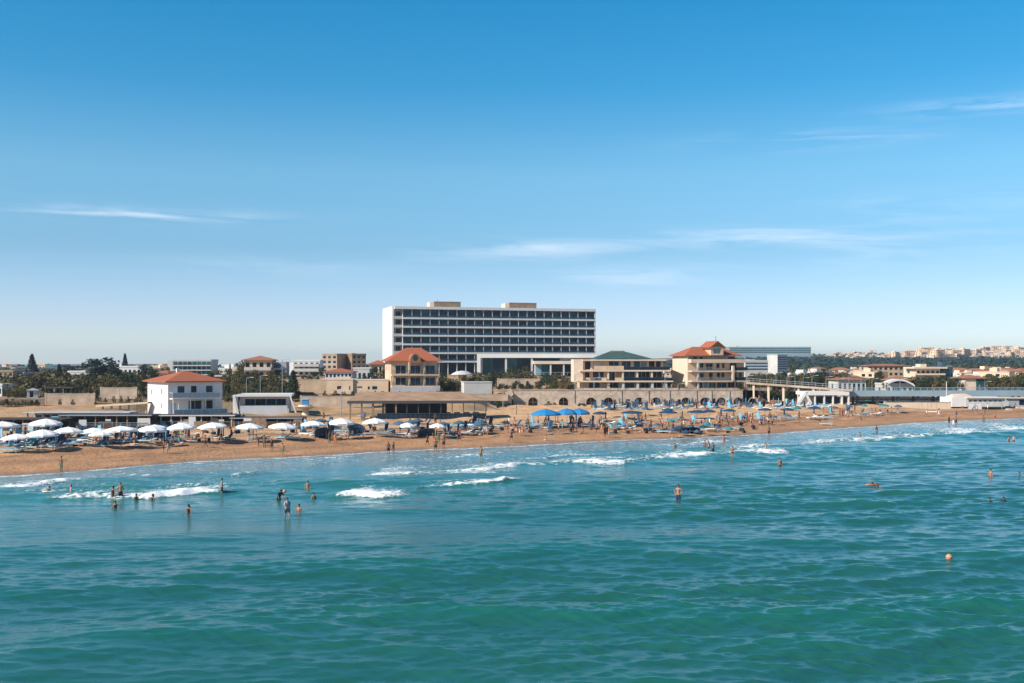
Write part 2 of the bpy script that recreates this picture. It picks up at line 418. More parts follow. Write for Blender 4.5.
nt.links.new(mth('ADD', n3, mth('MULTIPLY', n1, 1.5)), bp.inputs['Height']); nt.links.new(bp.outputs[0], b.inputs['Normal'])
vx = np.unique(np.concatenate([np.arange(-110, 200, 1.25), -110 - np.geomspace(2, 1900, 40), 200 + np.geomspace(3, 3500, 70), np.arange(-12, 2, .4)]))
vy = np.unique(np.concatenate([np.arange(84, 330, 1.2), [263.0, 263.18, 263.3, 263.45, 263.62, 263.8], 84 - np.geomspace(3, 900, 25), 330 + np.geomspace(3, 6500, 130)]))
GX, GY = np.meshgrid(vx, vy); GZ = terr(GX, GY)
e = GY - ysh(GX)
dune = np.zeros_like(GX)
for k in range(28):
    a = rng.uniform(0, PI); Lw = rng.uniform(2.5, 12); ph = rng.uniform(0, 6.28)
    dune += np.sin((GX * math.cos(a) + GY * math.sin(a)) * 2 * PI / Lw + ph) * Lw * .0045
GZ = GZ + dune * sm(e, 3, 12)
gnd = grid_mesh('beach_and_ground', GX, GY, GZ, len(vy), len(vx), m); tag(gnd, None, None, kind='structure')
attr(gnd, 'inland', e)
scr = np.where(GX < -5, sm(e, 66, 76), sm(GY, 262.8, 263.3)); scr = np.where(GX > 57, sm(GY, 268, 285), scr)
attr(gnd, 'scrub', scr); attr(gnd, 'far', sm(GY, 420, 700))
# ------------------------------------------------------------------ the sea
m, nt, b, mth, noise, mp, ms, cmix, at = nodes('sea_water')
geo = nt.nodes.new('ShaderNodeNewGeometry'); P = geo.outputs['Position']; E = at('inland'); FO = at('foam')
big = noise(mp(P, (.02, .05, .02), R(-30)), 1, 4); 
e2 = mth('ADD', E, mth('MULTIPLY', mth('SUBTRACT', big, .5), 26.0))
col = cmix(ms(e2, -84, -18), WDEEP, WMID)
col = cmix(mth('MULTIPLY', ms(e2, -32, -3), .9), col, WSHAL)
col = cmix(mth('MULTIPLY', ms(at('height'), -.05, .32), .35), col, WCREST)  # greener crests: light through the thin water put into the colour
fn = noise(mp(P, (.6, 1.3, .6), R(-30)), 1.1, 6, .68); fn2 = noise(P, 2.5, 4, .6)
thr = mth('ADD', FO, mth('MULTIPLY', mth('SUBTRACT', mth('ADD', mth('MULTIPLY', fn, .55), mth('MULTIPLY', fn2, .45)), .5), 3.0))
foam = ms(thr, .30, .86)
foam = mth('MULTIPLY', foam, ms(FO, .05, .30))
col = cmix(foam, col, (.84, .84, .83))
nt.links.new(col, b.inputs['Base Color'])
nt.links.new(mth('MULTIPLY_ADD', foam, .7, .07), b.inputs['Roughness'])
b.inputs['IOR'].default_value = 1.5
b.inputs['Specular IOR Level'].default_value = .78
bp = nt.nodes.new('ShaderNodeBump'); bp.inputs['Strength'].default_value = .5; bp.inputs['Distance'].default_value = .07
rp = mth('ADD', mth('ADD', noise(mp(P, (.55, 1.5, 1), R(8)), 2.0, 6, .7), mth('MULTIPLY', noise(mp(P, (.5, 1.5, 1), R(-14)), .8, 3, .5), 1.3)), mth('MULTIPLY', mth('MULTIPLY', foam, fn2), 2.2))
nt.links.new(rp, bp.inputs['Height']); nt.links.new(bp.outputs[0], b.inputs['Normal'])
NC = 1000
ys = np.concatenate([[-900, -300, -120, -50, -20, -8, 0, 6, 11, 16, 20, 24, 27, 30, 32], np.geomspace(33.5, 262, 860), [290, 340, 450, 700]])
un = np.concatenate([[-60, -20, -6, -2.4, -1.5, -1.15], np.linspace(-1, 1, NC), [1.15, 1.5, 2.4, 6, 20, 60]])
hw = np.maximum(ys, 30) * .56 + 3
VX = un[None, :] * hw[:, None]; VY = np.repeat(ys[:, None], len(un), 1)
e = VY - ysh(VX)
Hh = np.zeros_like(VX); DX = np.zeros_like(VX); DY = np.zeros_like(VX)
cell = np.maximum(np.gradient(ys), hw * 2 / NC)[:, None]
damp = np.clip(-e / 22, .10, 1)
grp = .85 + .75 * np.sin(VX * .045 + VY * .06 + 1) * np.sin(VX * .021 - VY * .08 + 2)
NW = 120
for k in range(NW):
    Lw = .48 * (24 / .48) ** (k / (NW - 1)) * rng.uniform(.93, 1.07)
    spread = R(26) if Lw < 3 else (R(22) if Lw < 9 else R(15))
    ang = R(97 if Lw < 9 else 112) + rng.normal(0, 1) * spread
    slope = (.040 if Lw < 1.3 else WSL[0] if Lw < 3.2 else WSL[1] if Lw < 9 else WSL[2])
    A_ = slope * Lw / (2 * PI)
    kx, ky = math.cos(ang) * 2 * PI / Lw, math.sin(ang) * 2 * PI / Lw
    ph = VX * kx + VY * ky + rng.uniform(0, 2 * PI)
    att = np.clip(Lw / cell / 3.0 - .6, 0, 1) * damp * A_ * (grp if Lw < 9 else 1)
    Hh += att * np.cos(ph); s_ = np.sin(ph) * att * .35
    DX -= s_ * math.cos(ang); DY -= s_ * math.sin(ang)
# breakers: (points in the picture on the sea plane, half width in metres, strength, ridge height)
BR = [(((322, 496.5), (350, 496), (385, 496), (423, 493)), 1.7, 1.35, .55),
      (((38, 499), (60, 497.5), (120, 498), (170, 496), (215, 492), (242, 490)), 1.9, 1.2, .42),
      (((398, 489), (430, 485.5), (470, 483), (500, 482), (535, 479.5)), .85, 1.15, .45),
      (((-40, 489), (0, 486), (40, 484), (72, 481), (95, 482)), 1.5, 1.1, .25),
      (((210, 475.5), (235, 475), (275, 471.5)), 1.0, 1.15, .35),
      (((155, 478), (180, 477), (200, 475.5)), .9, .75, .2),
      (((350, 476), (400, 472.5), (470, 470), (520, 466), (560, 464.5), (620, 463), (668, 457), (700, 456), (760, 452), (800, 451.5)), 1.7, 1.0, .22),
      (((360, 480), (420, 475.5), (480, 473), (530, 471)), 1.6, .78, .12),
      (((480, 468), (560, 461.5), (600, 459.5), (640, 457.5)), 1.0, .82, .1),
      (((0, 492.5), (60, 491), (110, 489), (160, 487), (205, 484.5), (300, 481)), 2.6, .55, .08),
      (((585, 466.5), (620, 465.5)), .7, .8, .15),
      (((495, 459), (540, 457), (575, 454.5), (640, 450.5)), 1.0, .75, .1),
      (((718, 448.5), (745, 446.5), (800, 444), (850, 440.5), (905, 438.5)), 1.1, .92, .2),
      (((640, 446), (690, 444), (740, 440)), 1.5, .85, .1),
      (((815, 443), (870, 438.5), (925, 436.5), (945, 434)), 2.6, .78, .1),
      (((925, 432.5), (960, 431.5), (1000, 429), (1060, 426.5)), 5.0, .92, .15),
      (((985, 426), (1024, 423.8), (1080, 421)), 3.6, .75, .1),
      (((380, 462), (430, 459), (480, 455), (520, 452)), 1.6, .75, .1),
      (((300, 466), (340, 463), (380, 460)), 1.2, .7, .08),
      (((100, 470), (160, 466), (220, 464)), 1.1, .66, .08),
      (((240, 463), (300, 459.5), (370, 457)), 1.0, .66, .05),
      (((437, 520), (480, 519)), .5, .30, 0)]
foam = np.zeros_like(VX)
wob = np.sin(VX * .9 + 1.3) * .28 + np.sin(VX * 2.3 + VY * .2) * .16 + np.sin(VX * .31) * .35
for pts, hwid, st, rid in BR:
    Yp = np.array([F * H / (q[1] - HY) for q in pts]); Xp = np.array([(q[0] - 512) / F for q in pts]) * Yp
    hwid = hwid * max(1.0, (Yp.mean() / 98) ** 1.35); st = st * .93; rid = max(rid, .12) * max(1.0, (Yp.mean() / 110))
    Yc = np.interp(VX, Xp, Yp) + wob * min(1.6, hwid)
    endf = sm(VX, Xp[0] - .5, Xp[0] + 3.2) * (1 - sm(VX, Xp[-1] - 3.0, Xp[-1] + .5))
    endf = endf * (.8 + .2 * np.sin(VX * .55 + Xp[0]))
    d = VY - Yc
    g = np.where(d < 0, np.exp(-(d / (hwid * .62)) ** 4), np.exp(-(d / (hwid * 1.0)) ** 2)) * endf * st
    foam = np.maximum(foam, g * .84)
    lump = 1 + .12 * np.sin(VX * 2.1 + VY + np.sin(VX * .7) * 3) + .06 * np.sin(VX * 6.1 - VY * 5 + np.sin(VX * 1.9) * 4) + .12 * np.sin(VX * 1.3 + 2)
    foam = np.maximum(foam, np.exp(-((d - hwid * 2.0) / (hwid * 2.6)) ** 2) * endf * st * .55)
    Hh += rid * lump * np.where(d < 0, np.exp(-(d / .75) ** 2), np.exp(-(d / 2.2) ** 2)) * endf
# swash edge and the milky streaks left by spent waves
sw = np.exp(-((e + 1.2 + wob * 1.2) / 1.0) ** 2) * .62
foam = np.maximum(foam, sw * (e < 3))
foam = np.maximum(foam, .30 * sm(e, -30, -12) * (1 - sm(e, -5, -1)))
VZ = Hh * np.where(ys[:, None] > 30, 1, 0)
sea = grid_mesh('sea_water', VX + DX, VY + DY, VZ, len(ys), len(un), m); tag(sea, None, None, kind='structure')
attr(sea, 'inland', e); attr(sea, 'foam', foam); attr(sea, 'height', Hh)
def sea_h(x, y):      # the water level where a bather stands
    j = int(np.argmin(np.abs(ys - y))); i = int(np.argmin(np.abs(VX[j] - x))); return float(VZ[j, i])
if HAZE:
    m = bpy.data.materials.new('sea_air'); m.use_nodes = True; nt = m.node_tree; nt.nodes.remove(nt.nodes['Principled BSDF'])
    pv = nt.nodes.new('ShaderNodeVolumePrincipled'); pv.inputs['Color'].default_value = (.80, .88, 1, 1); pv.inputs['Density'].default_value = HAZE; pv.inputs['Anisotropy'].default_value = .2
    nt.links.new(pv.outputs[0], nt.nodes['Material Output'].inputs['Volume'])
    hz = MB().box(-2600, 4400, -950, 7200, -20, 75).build('haze', m); tag(hz, None, None, kind='stuff')
# ------------------------------------------------------------------ people
skins = [M('skin_tanned', (.34, .165, .09), .6, .1, 6), M('skin_brown', (.20, .09, .05), .6, .1, 6), M('skin_fair', (.46, .24, .15), .6, .1, 6)]
hairs = [M('hair_black', (.012, .010, .009), .6, .1, 9), M('hair_brown', (.05, .028, .015), .6, .1, 9), M('hair_grey', (.25, .23, .21), .6, .1, 9)]
eyem = M('eye_dark', (.01, .01, .01), .3, 0)
CL = {n_: M('cloth_' + n_.replace(' ', '_'), c, .85, .1, 5) for n_, c in dict(black=(.015, .015, .018), navy=(.015, .03, .09), white=(.72, .72, .70), red=(.45, .04, .03), blue=(.05, .16, .42), green=(.04, .16, .09), grey=(.32, .34, .36), orange=(.60, .20, .06), turquoise=(.06, .38, .42), pink=(.6, .22, .26), dark=(.02, .02, .025)).items()}
def rot(v, a, o=(0, 0, 0)):   # tip forward (-y) about the x axis through o
    x, y, z = v[0] - o[0], v[1] - o[1], v[2] - o[2]
    return Vector((x + o[0], y * math.cos(a) - z * math.sin(a) + o[1], y * math.sin(a) + z * math.cos(a) + o[2]))
# pose: lean, (thigh pitch, spread, knee bend) L/R, (arm pitch, spread, elbow bend, inward) L/R, pelvis height
POSES = {
 'standing': dict(lean=0, legs=((2, 4, 3), (-3, 4, 2)), arms=((4, 9, 12, 0), (-4, 9, 14, 0))),
 'walking': dict(lean=3, legs=((24, 3, 6), (-16, 3, 24)), arms=((-20, 7, 14, 0), (24, 7, 25, 0))),
 'wading': dict(lean=6, legs=((14, 5, 10), (-6, 5, 10)), arms=((14, 26, 40, 0), (6, 30, 48, 0))),
 'hands_on_hips': dict(lean=2, legs=((3, 7, 3), (-2, 7, 3)), arms=((-18, 34, 62, 55), (-14, 34, 60, 55))),
 'reaching': dict(lean=28, legs=((16, 6, 18), (-4, 6, 16)), arms=((62, 14, 18, 0), (40, 20, 24, 0))),
 'arms_raised': dict(lean=-2, legs=((4, 4, 4), (-4, 4, 4)), arms=((165, 14, 20, 0), (150, 22, 22, 0))),
 'sitting': dict(lean=-14, legs=((84, 5, 34), (80, 7, 30)), arms=((-16, 18, 18, 0), (20, 10, 40, 0)), ph=.13),
 'chair_sitting': dict(lean=-12, legs=((80, 6, 72), (78, 6, 66)), arms=((20, 12, 50, 0), (18, 12, 46, 0)), ph=.48),
 'lying': dict(lean=-76, legs=((88, 5, 3), (86, 6, 20)), arms=((-70, 20, 12, 0), (-60, 24, 30, 0)), ph=.13),
 'swimming': dict(lean=58, legs=((-68, 5, 4), (-76, 5, 4)), arms=((120, 20, 12, 0), (70, 34, 30, 0)), ph=.0),
 'floating': dict(lean=-66, legs=((84, 6, 3), (72, 7, 24)), arms=((150, 26, 30, 0), (-30, 40, 14, 0)), ph=.0),
}
def skeleton(p, fem):
    ph = p.get('ph', .92); V = []; Ed = []; Rr = []; G = []
    def add(co, r, par, g):
        V.append(Vector(co)); Rr.append(r if isinstance(r, tuple) else (r, r))
        if par is not None: Ed.append((par, len(V) - 1)); G.append(g)
        return len(V) - 1
    L = R(p['lean']); O = (0, 0, ph); up = lambda x, y, z: rot((x, y, ph + z), L, O)
    sw = .165 if fem else .19; hw = .095 if fem else .085; k = .92 if fem else 1
    pe = add((0, 0, ph), (.145 * k + (.012 if fem else 0), .105), None, None)
    wa = add(up(0, 0, .16), ((.112 if fem else .135), .085), pe, 'waist')
    ch = add(up(0, 0, .36), (.15 * k, .108), wa, 'chest')
    nb = add(up(0, 0, .50), (.08, .065), ch, 'upper')
    nk = add(up(0, -.005, .56), .05, nb, 'neck')
    hd = add(up(0, -.015, .655), (.072, .088), nk, 'head'); ht = add(up(0, -.008, .735), (.066, .082), hd, 'head')
    hands = []
    for s, (tp, spd, kb), (ap, asp, eb, inw) in ((1, p['legs'][0], p['arms'][0]), (-1, p['legs'][1], p['arms'][1])):
        hp = add((s * hw, 0, ph - .05), .088, pe, 'hip')
        def dr(pitch, sp): return Vector((s * math.sin(R(sp)), -math.sin(R(pitch)) * math.cos(R(sp)), -math.cos(R(pitch)) * math.cos(R(sp))))
        mt = V[hp] + dr(tp, spd) * .2; mt = add(mt, .080, hp, 'thigh1')
        kn = add(V[mt] + dr(tp, spd) * .21, .054, mt, 'thigh2')
        cf = add(V[kn] + dr(tp - kb, spd * .3) * .14, .053, kn, 'shin'); an = add(V[cf] + dr(tp - kb, spd * .3) * .26, .033, cf, 'shin')
        toe = add(V[an] + (Vector((0, -.15, -.045)) if abs(tp - kb) < 50 else Vector((0, 0, .13)) if tp > 0 else Vector((0, .1, -.05))), (.038, .026), an, 'foot')
        sh = add(up(s * sw, 0, .455), .058 if not fem else .048, nb, 'shoulder')
        la = L * .6
        def da(pitch, sp): return rot(Vector((s * math.sin(R(sp)), -math.sin(R(pitch)) * math.cos(R(sp)), -math.cos(R(pitch)) * math.cos(R(sp)))), la)
        elb = add(V[sh] + da(ap, asp) * .28, .039 if not fem else .033, sh, 'uparm')
        wd = da(ap + eb, asp - inw * 1.4) if inw else da(ap + eb, asp * .7)
        wr = add(V[elb] + wd * .25, .026, elb, 'forearm')
        pl = add(V[wr] + wd * .075, (.036, .020), wr, 'hand'); hands.append((V[pl].copy(), wd.copy(), s))
    return V, Ed, Rr, G, hands, up
BODY = {}
def body(pose, fem):
    key = (pose, fem)
    if key in BODY: return BODY[key]
    V, Ed, Rr, G, hands, up = skeleton(POSES[pose], fem)
    bm = bmesh.new(); ly = bm.verts.layers.skin.verify()
    for i, v in enumerate(V): q = bm.verts.new(v); q[ly].radius = Rr[i]; q[ly].use_root = i == 0
    bm.verts.ensure_lookup_table()
    for a, b_ in Ed: bm.edges.new((bm.verts[a], bm.verts[b_]))
    me = bpy.data.meshes.new('body'); bm.to_mesh(me); bm.free()
    o = bpy.data.objects.new('tmp', me); C.objects.link(o)
    o.modifiers.new('s', 'SKIN').use_smooth_shade = True; sb = o.modifiers.new('d', 'SUBSURF'); sb.levels = sb.render_levels = 1
    dg = bpy.context.evaluated_depsgraph_get(); ev = bpy.data.meshes.new_from_object(o.evaluated_get(dg))
    bpy.data.objects.remove(o)
    vs = [v.co.copy() for v in ev.vertices]; fs = [tuple(p.vertices) for p in ev.polygons]
    cls = []
    for f in fs:
        c = sum((vs[i] for i in f), Vector()) / len(f); best = (9, None, 0)
        for (a, b_), g in zip(Ed, G):
            ab = V[b_] - V[a]; t = max(0, min(1, (c - V[a]).dot(ab) / max(ab.length_squared, 1e-9)))
            d = (c - V[a] - ab * t).length - Rr[a][0] * (1 - t) - Rr[b_][0] * t
            if d < best[0]: best = (d, g, t)
        cls.append((best[1], best[2], c))
    mb = MB(); mb.v = [tuple(v) for v in vs]; mb.f = list(fs); mb.m = [0] * len(fs)
    for pc, wd, s in hands:      # four fingers and a thumb on each palm
        sd_ = wd.cross(Vector((0, 1, 0))).normalized() if abs(wd.y) < .9 else Vector((1, 0, 0)); nrm = sd_.cross(wd).normalized()
        for k, ln in enumerate((.062, .074, .070, .054)):
            b0 = pc + sd_ * (k - 1.5) * .019 + wd * .01; b1 = b0 + wd * ln * .55 + nrm * .004; b2 = b1 + wd * ln * .4 + nrm * .02
            mb.tube([b0, b1, b2], [.0095, .0085, .006], 5)
        b0 = pc - wd * .03 + sd_ * .028 * s; mb.tube([b0, b0 + sd_ * .03 * s + wd * .025, b0 + sd_ * .038 * s + wd * .055], [.012, .010, .007], 5)
    mb.ball(up(0, -.105, .672), (.013, .018, .02), 6, 4)                     # nose
    for s in (-1, 1): mb.ball(up(s * .075, .0, .675), (.010, .02, .03), 6, 4)  # ears
    mb.mi = 1
    for s in (-1, 1): mb.ball(up(s * .03, -.092, .695), .010, 6, 4)           # eyes
    mb.ball(up(0, -.093, .635), (.022, .008, .006), 6, 4)                     # mouth
    nrm = [Vector(n_.vector) for n_ in ev.vertex_normals]
    BODY[key] = dict(mesh=mb.mesh('person', [skins[0], eyem], True), vs=vs, fs=fs, cls=cls, n=nrm, up=up)
    return BODY[key]
def covers(kind, g, t, c, B):
    if kind == 'swim_trunks': return g in ('hip', 'thigh1') or (g == 'waist' and t < .35) or (g == 'thigh2' and t < .35)
    if kind == 'swim_briefs': return g == 'hip' or (g == 'waist' and t < .2) or (g == 'thigh1' and t < .25)
    if kind == 'bikini_top': return g == 'chest' and t > .55 or (g == 'upper' and t < .25)
    if kind == 'swimsuit': return g in ('hip', 'waist', 'chest') or (g == 'upper' and t < .35) or (g == 'thigh1' and t < .2)
    if kind == 'shirt': return g in ('waist', 'chest', 'upper', 'shoulder') or (g == 'uparm' and t < .65)
    if kind == 'dress': return g in ('waist', 'chest', 'hip', 'thigh1') or (g == 'upper' and t < .4) or (g == 'thigh2' and t < .6)
    return False
CLO = {}
def cloth(pose, fem, kind):
    key = (pose, fem, kind)
    if key in CLO: return CLO[key]
    B = body(pose, fem); sel = [i for i, (g, t, c) in enumerate(B['cls']) if covers(kind, g, t, c, B)]
    if not sel: CLO[key] = None; return None
    off = .022 if kind in ('shirt', 'dress', 'swim_trunks') else .010
    mp = {}; mb = MB()
    for i in sel:
        f = []
        for v in B['fs'][i]:
            if v not in mp: mp[v] = len(mb.v); mb.v.append(tuple(B['vs'][v] + B['n'][v] * off))
            f.append(mp[v])
        mb.f.append(tuple(f)); mb.m.append(0)
    CLO[key] = mb.mesh(kind, CL['navy'], True); return CLO[key]
def hairmesh(pose, fem):
    key = (pose, fem, 'hair')
    if key in CLO: return CLO[key]
    up = body(pose, fem)['up']; mb = MB()
    mb.ball(up(0, .018, .725), (.088, .098, .092), 10, 7)
    if fem: mb.tube([up(0, .07, .74), up(0, .11, .66), up(0, .10, .52), up(0, .09, .44)], [.06, .065, .055, .02], 7)
    CLO[key] = mb.mesh('hair', hairs[0], True); return CLO[key]
def relink(o, mat, i=0):
    o.material_slots[i].link = 'OBJECT'; o.material_slots[i].material = mat
def person(x, y, z, pose='standing', fem=False, face=0, outfit=(), skin=0, hair=0, label='', px=None, group=None, s=1.0, place=True):
    B = body(pose, fem); o = bpy.data.objects.new('person', B['mesh']); C.objects.link(o)
    o.location = (x, y, z); o.rotation_euler.z = R(face); k = s * (.94 if fem else 1); o.scale = (k, k, k)
    relink(o, skins[skin])
    for kind, col in outfit:
        me = cloth(pose, fem, kind)
        if me: c = bpy.data.objects.new(kind, me); C.objects.link(c); c.parent = o; relink(c, CL[col])
    h = bpy.data.objects.new('hair', hairmesh(pose, fem)); C.objects.link(h); h.parent = o; relink(h, hairs[hair])
    tag(o, label, 'person', group, None, px, place); return o
def outfit(fem):
    if fem:
        q = random.random(); c = random.choice(['black', 'navy', 'red', 'turquoise', 'pink', 'black', 'white', 'dark'])
        if q < .5: return [('swim_briefs', c), ('bikini_top', c)], f'{c} bikini'
        if q < .8: return [('swimsuit', c)], f'{c} swimsuit'
        return [('dress', c)], f'{c} beach dress'
    q = random.random(); c = random.choice(['black', 'navy', 'red', 'blue', 'green', 'dark', 'black', 'grey'])
    if q < .8: return [('swim_trunks', c)], f'{c} swim shorts'
    d = random.choice(['white', 'grey', 'black', 'blue']); return [('swim_trunks', c), ('shirt', d)], f'{d} shirt'
# bathers: column, waterline, pose, woman, facing, height of the body above the water, outfit, words
def bather(px, wy, pose, fem, face, vis, fit, label, skin=0, hair=0, s=1.0):
    Y = F * H / (wy - HY); x = wx(px, Y); z = sea_h(x, Y) if Y < 200 else 0
    top = 1.70 * s * (.94 if fem else 1) if POSES[pose].get('ph') is None else None
    zz = z + vis - top if top else z + vis
    return person(x, Y, zz, pose, fem, face, fit, skin, hair, label, px, 'bathers in the sea', s, place=False)
WT = 'swim_trunks'
BA = [
 (46, 492.5, 'reaching', 0, 80, .62, [(WT, 'dark')], 'bather leaning over a small pale board in the foam at far left', 2, 0),
 (71, 491.5, 'standing', 0, -60, .62, [(WT, 'navy')], 'bare backed bather waist deep in white foam right of the bather with a board', 2, 0),
 (113, 498, 'standing', 1, -20, .85, [('swimsuit', 'black')], 'woman in black swimsuit in the foam close beside a taller bare chested man', 0, 0),
 (120.6, 498, 'standing', 0, 20, 1.08, [(WT, 'black')], 'tall tanned man in black shorts standing thigh deep in the long white breaker', 0, 0),
 (136.3, 499.5, 'standing', 1, 30, .52, [('swimsuit', 'black')], 'bather with head and shoulders above water, left of two before the long breaker', 1, 0),
 (152.6, 499, 'standing', 1, -30, .50, [('swimsuit', 'black')], 'bather with head and shoulders above water, right of two before the long breaker', 0, 0),
 (115.5, 508.5, 'wading', 1, 10, .58, [('swimsuit', 'black')], 'dark suited bather chest deep below the couple at the breaker', 0, 0),
 (189, 514, 'wading', 1, -25, .72, [('swimsuit', 'black')], 'lone bather in black swimsuit waist deep below the end of the long breaker', 0, 0),
 (221.7, 493.5, 'standing', 0, -70, 1.18, [(WT, 'black')], 'tanned man in black shorts standing side on at the right end of the long breaker', 0, 0),
 (278.6, 498.5, 'reaching', 0, 50, .98, [(WT, 'black'), ('shirt', 'dark')], 'bather in dark clothes bending forward to an orange ball', 1, 0),
 (287.2, 517, 'walking', 0, 30, 1.38, [(WT, 'navy'), ('shirt', 'grey')], 'man in grey shirt and dark shorts wading knee deep', 0, 0),
 (299, 512.5, 'standing', 0, -20, .50, [(WT, 'dark')], 'bather with bare shoulders above water right of the man in the grey shirt', 0, 0),
 (307.7, 488, 'standing', 0, 10, .68, [(WT, 'red')], 'bare chested bather waist deep, farther out above the small group', 0, 0),
 (313.7, 497, 'standing', 0, 40, .52, [(WT, 'dark')], 'bather with bare shoulders just left of the bright white breaker', 0, 0),
 (481, 458.5, 'standing', 0, 10, 1.55, [(WT, 'green')], 'man in dark green shorts standing ankle deep off the dark pavilion', 0, 0),
 (678.3, 501, 'hands_on_hips', 0, -40, 1.24, [(WT, 'navy')], 'tanned man in navy shorts wading alone in the middle of the open sea', 0, 1, 1.12),
 (780, 466.5, 'standing', 0, 20, .80, [(WT, 'dark')], 'lone bare backed bather waist deep off the sloping walkway', 0, 0),
 (732.5, 457.5, 'standing', 1, -10, 1.25, [('swim_briefs', 'black'), ('bikini_top', 'red')], 'woman in red bikini top and black briefs standing in the pale foam', 0, 1),
 (766, 450.5, 'arms_raised', 0, 10, .75, [(WT, 'navy')], 'bather with both arms raised by the thin white wave', 2, 1),
 (675, 449.5, 'standing', 0, 30, .72, [(WT, 'navy')], 'waist deep bather off the dark cluster of parasols', 0, 0),
 (705, 447.5, 'standing', 0, -30, 1.0, [(WT, 'navy')], 'left bather of three standing near the water edge', 1, 0),
 (708.5, 449, 'standing', 1, 30, .95, [('swimsuit', 'grey')], 'middle bather of three standing near the water edge, in grey swimsuit', 1, 1),
 (713, 451.5, 'standing', 0, 10, 1.3, [(WT, 'dark')], 'right and tallest bather of three standing near the water edge', 1, 0),
 (724, 442, 'standing', 1, 10, .9, [('swimsuit', 'red')], 'bather in red swimsuit at the water edge right of the group of three', 0, 0),
 (769, 435.5, 'standing', 0, 10, 1.5, [(WT, 'black')], 'man in black shorts standing at the water edge below the sloping walkway', 1, 0),
 (936, 457, 'standing', 0, 0, .26, [(WT, 'dark')], 'swimmer with only the head above water off the long grey walkway', 1, 0),
 (990.6, 476.5, 'standing', 0, -60, .66, [(WT, 'dark')], 'bather with bare torso above water at right, above the two dark heads', 0, 0),
 (1019.5, 476.5, 'standing', 0, 0, .30, [(WT, 'dark')], 'swimmer with head above water at the right edge of the picture', 1, 0),
 (990.3, 503.5, 'standing', 0, 20, .46, [('shirt', 'dark')], 'left of two dark haired heads close together at right', 1, 0),
 (1003.6, 503.5, 'standing', 0, -20, .46, [('shirt', 'dark')], 'right of two dark haired heads close together at right', 1, 0),
 (1008.6, 440, 'standing', 0, 40, .85, [(WT, 'dark')], 'left bather of a sunburnt pair standing waist deep at far right', 2, 0),
 (1013.8, 440, 'standing', 0, -20, 1.0, [(WT, 'dark')], 'right bather of a sunburnt pair standing waist deep at far right', 2, 0),
 (859.7, 438.6, 'standing', 0, 10, .62, [(WT, 'dark')], 'bather waist deep in thin foam off the white pillared beach club', 0, 0),
 (873.6, 435.5, 'standing', 1, 10, .55, [('swimsuit', 'black')], 'bather waist deep near the shore below the grey walkway', 0, 0),
 (876.5, 434, 'standing', 0, 30, 1.5, [(WT, 'grey')], 'slim bather standing ankle deep below the grey walkway', 1, 0),
 (949, 424, 'standing', 0, 30, 1.5, [(WT, 'navy')], 'left person of three standing at the water edge below the white building at right', 1, 0),
 (953.5, 425.5, 'standing', 1, 0, 1.4, [('dress', 'white')], 'person in white, middle of three at the water edge below the white building at right', 0, 0),
 (956, 424.5, 'standing', 0, -20, 1.5, [(WT, 'black')], 'right person of three standing at the water edge below the white building at right', 1, 0),
 (983.5, 423.5, 'standing', 0, -20, 1.5, [(WT, 'green')], 'person in green shorts standing at the water edge at far right', 1, 0),
 (995, 420, 'walking', 0, 60, 1.6, [(WT, 'red')], 'person in red shorts walking along the shore at far right', 0, 0),
 (388.5, 453.5, 'standing', 0, 30, 1.5, [(WT, 'dark')], 'left of a pair standing at the water edge', 1, 0),
 (393.5, 453.5, 'standing', 1, -30, 1.5, [('swimsuit', 'dark')], 'right of a pair standing at the water edge', 1, 0)]
for q in BA: bather(q[0], q[1], q[2], q[3], q[4], q[5], q[6], q[7], q[8], q[9], q[10] if len(q) > 10 else 1.0)
# red marks on the wading man's chest are body paint / sunburn: small flat patches on the skin
Y = F * H / (486 - HY); bather(879, 486.5, 'floating', 0, 100, .04, [(WT, 'orange')], 'bather lying back on the water with one arm raised', 1, 0)
red = M('orange_rubber', (.62, .20, .07), .5, .1, 3)
def floaty(name, mb, mats, px, py, label, cat, z=0, rz=0):
    Y = F * H / (py - HY); x = wx(px, Y); o = mb.build(name, mats, None, True, (x, Y, (sea_h(x, Y) if Y < 200 else 0) + z), R(rz)); return tag(o, label, cat)
mb = MB(); mb.ball((0, 0, 0), .185, 16, 10); mb.mi = 1; mb.lathe([(.187, -.025), (.19, 0), (.187, .025)], 16)
floaty('marker_buoy', mb, [M('peach_buoy', (.62, .27, .16), .5, .15, 5), M('buoy_band', (.42, .14, .08), .5, .1)], 949, 560.5, 'round peach coloured buoy floating alone in the open water at lower right', 'buoy', .08)
mb = MB(); mb.ball((0, 0, 0), (.15, .15, .15), 12, 8); floaty('beach_ball', mb, red, 284.6, 495, 'orange ball held low over the water by the bending bather', 'ball', .42)
def board(col, n_): 
    mb = MB(); k = []
    for z in (-.03, .03):
        for i in range(16):
            a = 2 * PI * i / 16; mb.v.append((.62 * math.copysign(abs(math.cos(a)) ** .7, math.cos(a)), .24 * math.sin(a), z + .03 * math.cos(a) ** 3))
    mb.f = [tuple(range(16))[::-1], tuple(range(16, 32))] + [(i, (i + 1) % 16, 16 + (i + 1) % 16, 16 + i) for i in range(16)]; mb.m = [0] * len(mb.f); return mb
floaty('bodyboard', board(0, 0), CL['white'], 50, 492.6, 'small pale bodyboard under the arms of the far left bather', 'bodyboard', .12, 15)
floaty('inflatable_mattress', board(0, 0), CL['orange'], 872, 485.5, 'orange inflatable mat beside the bather lying back in the water', 'air mattress', .08, 5)
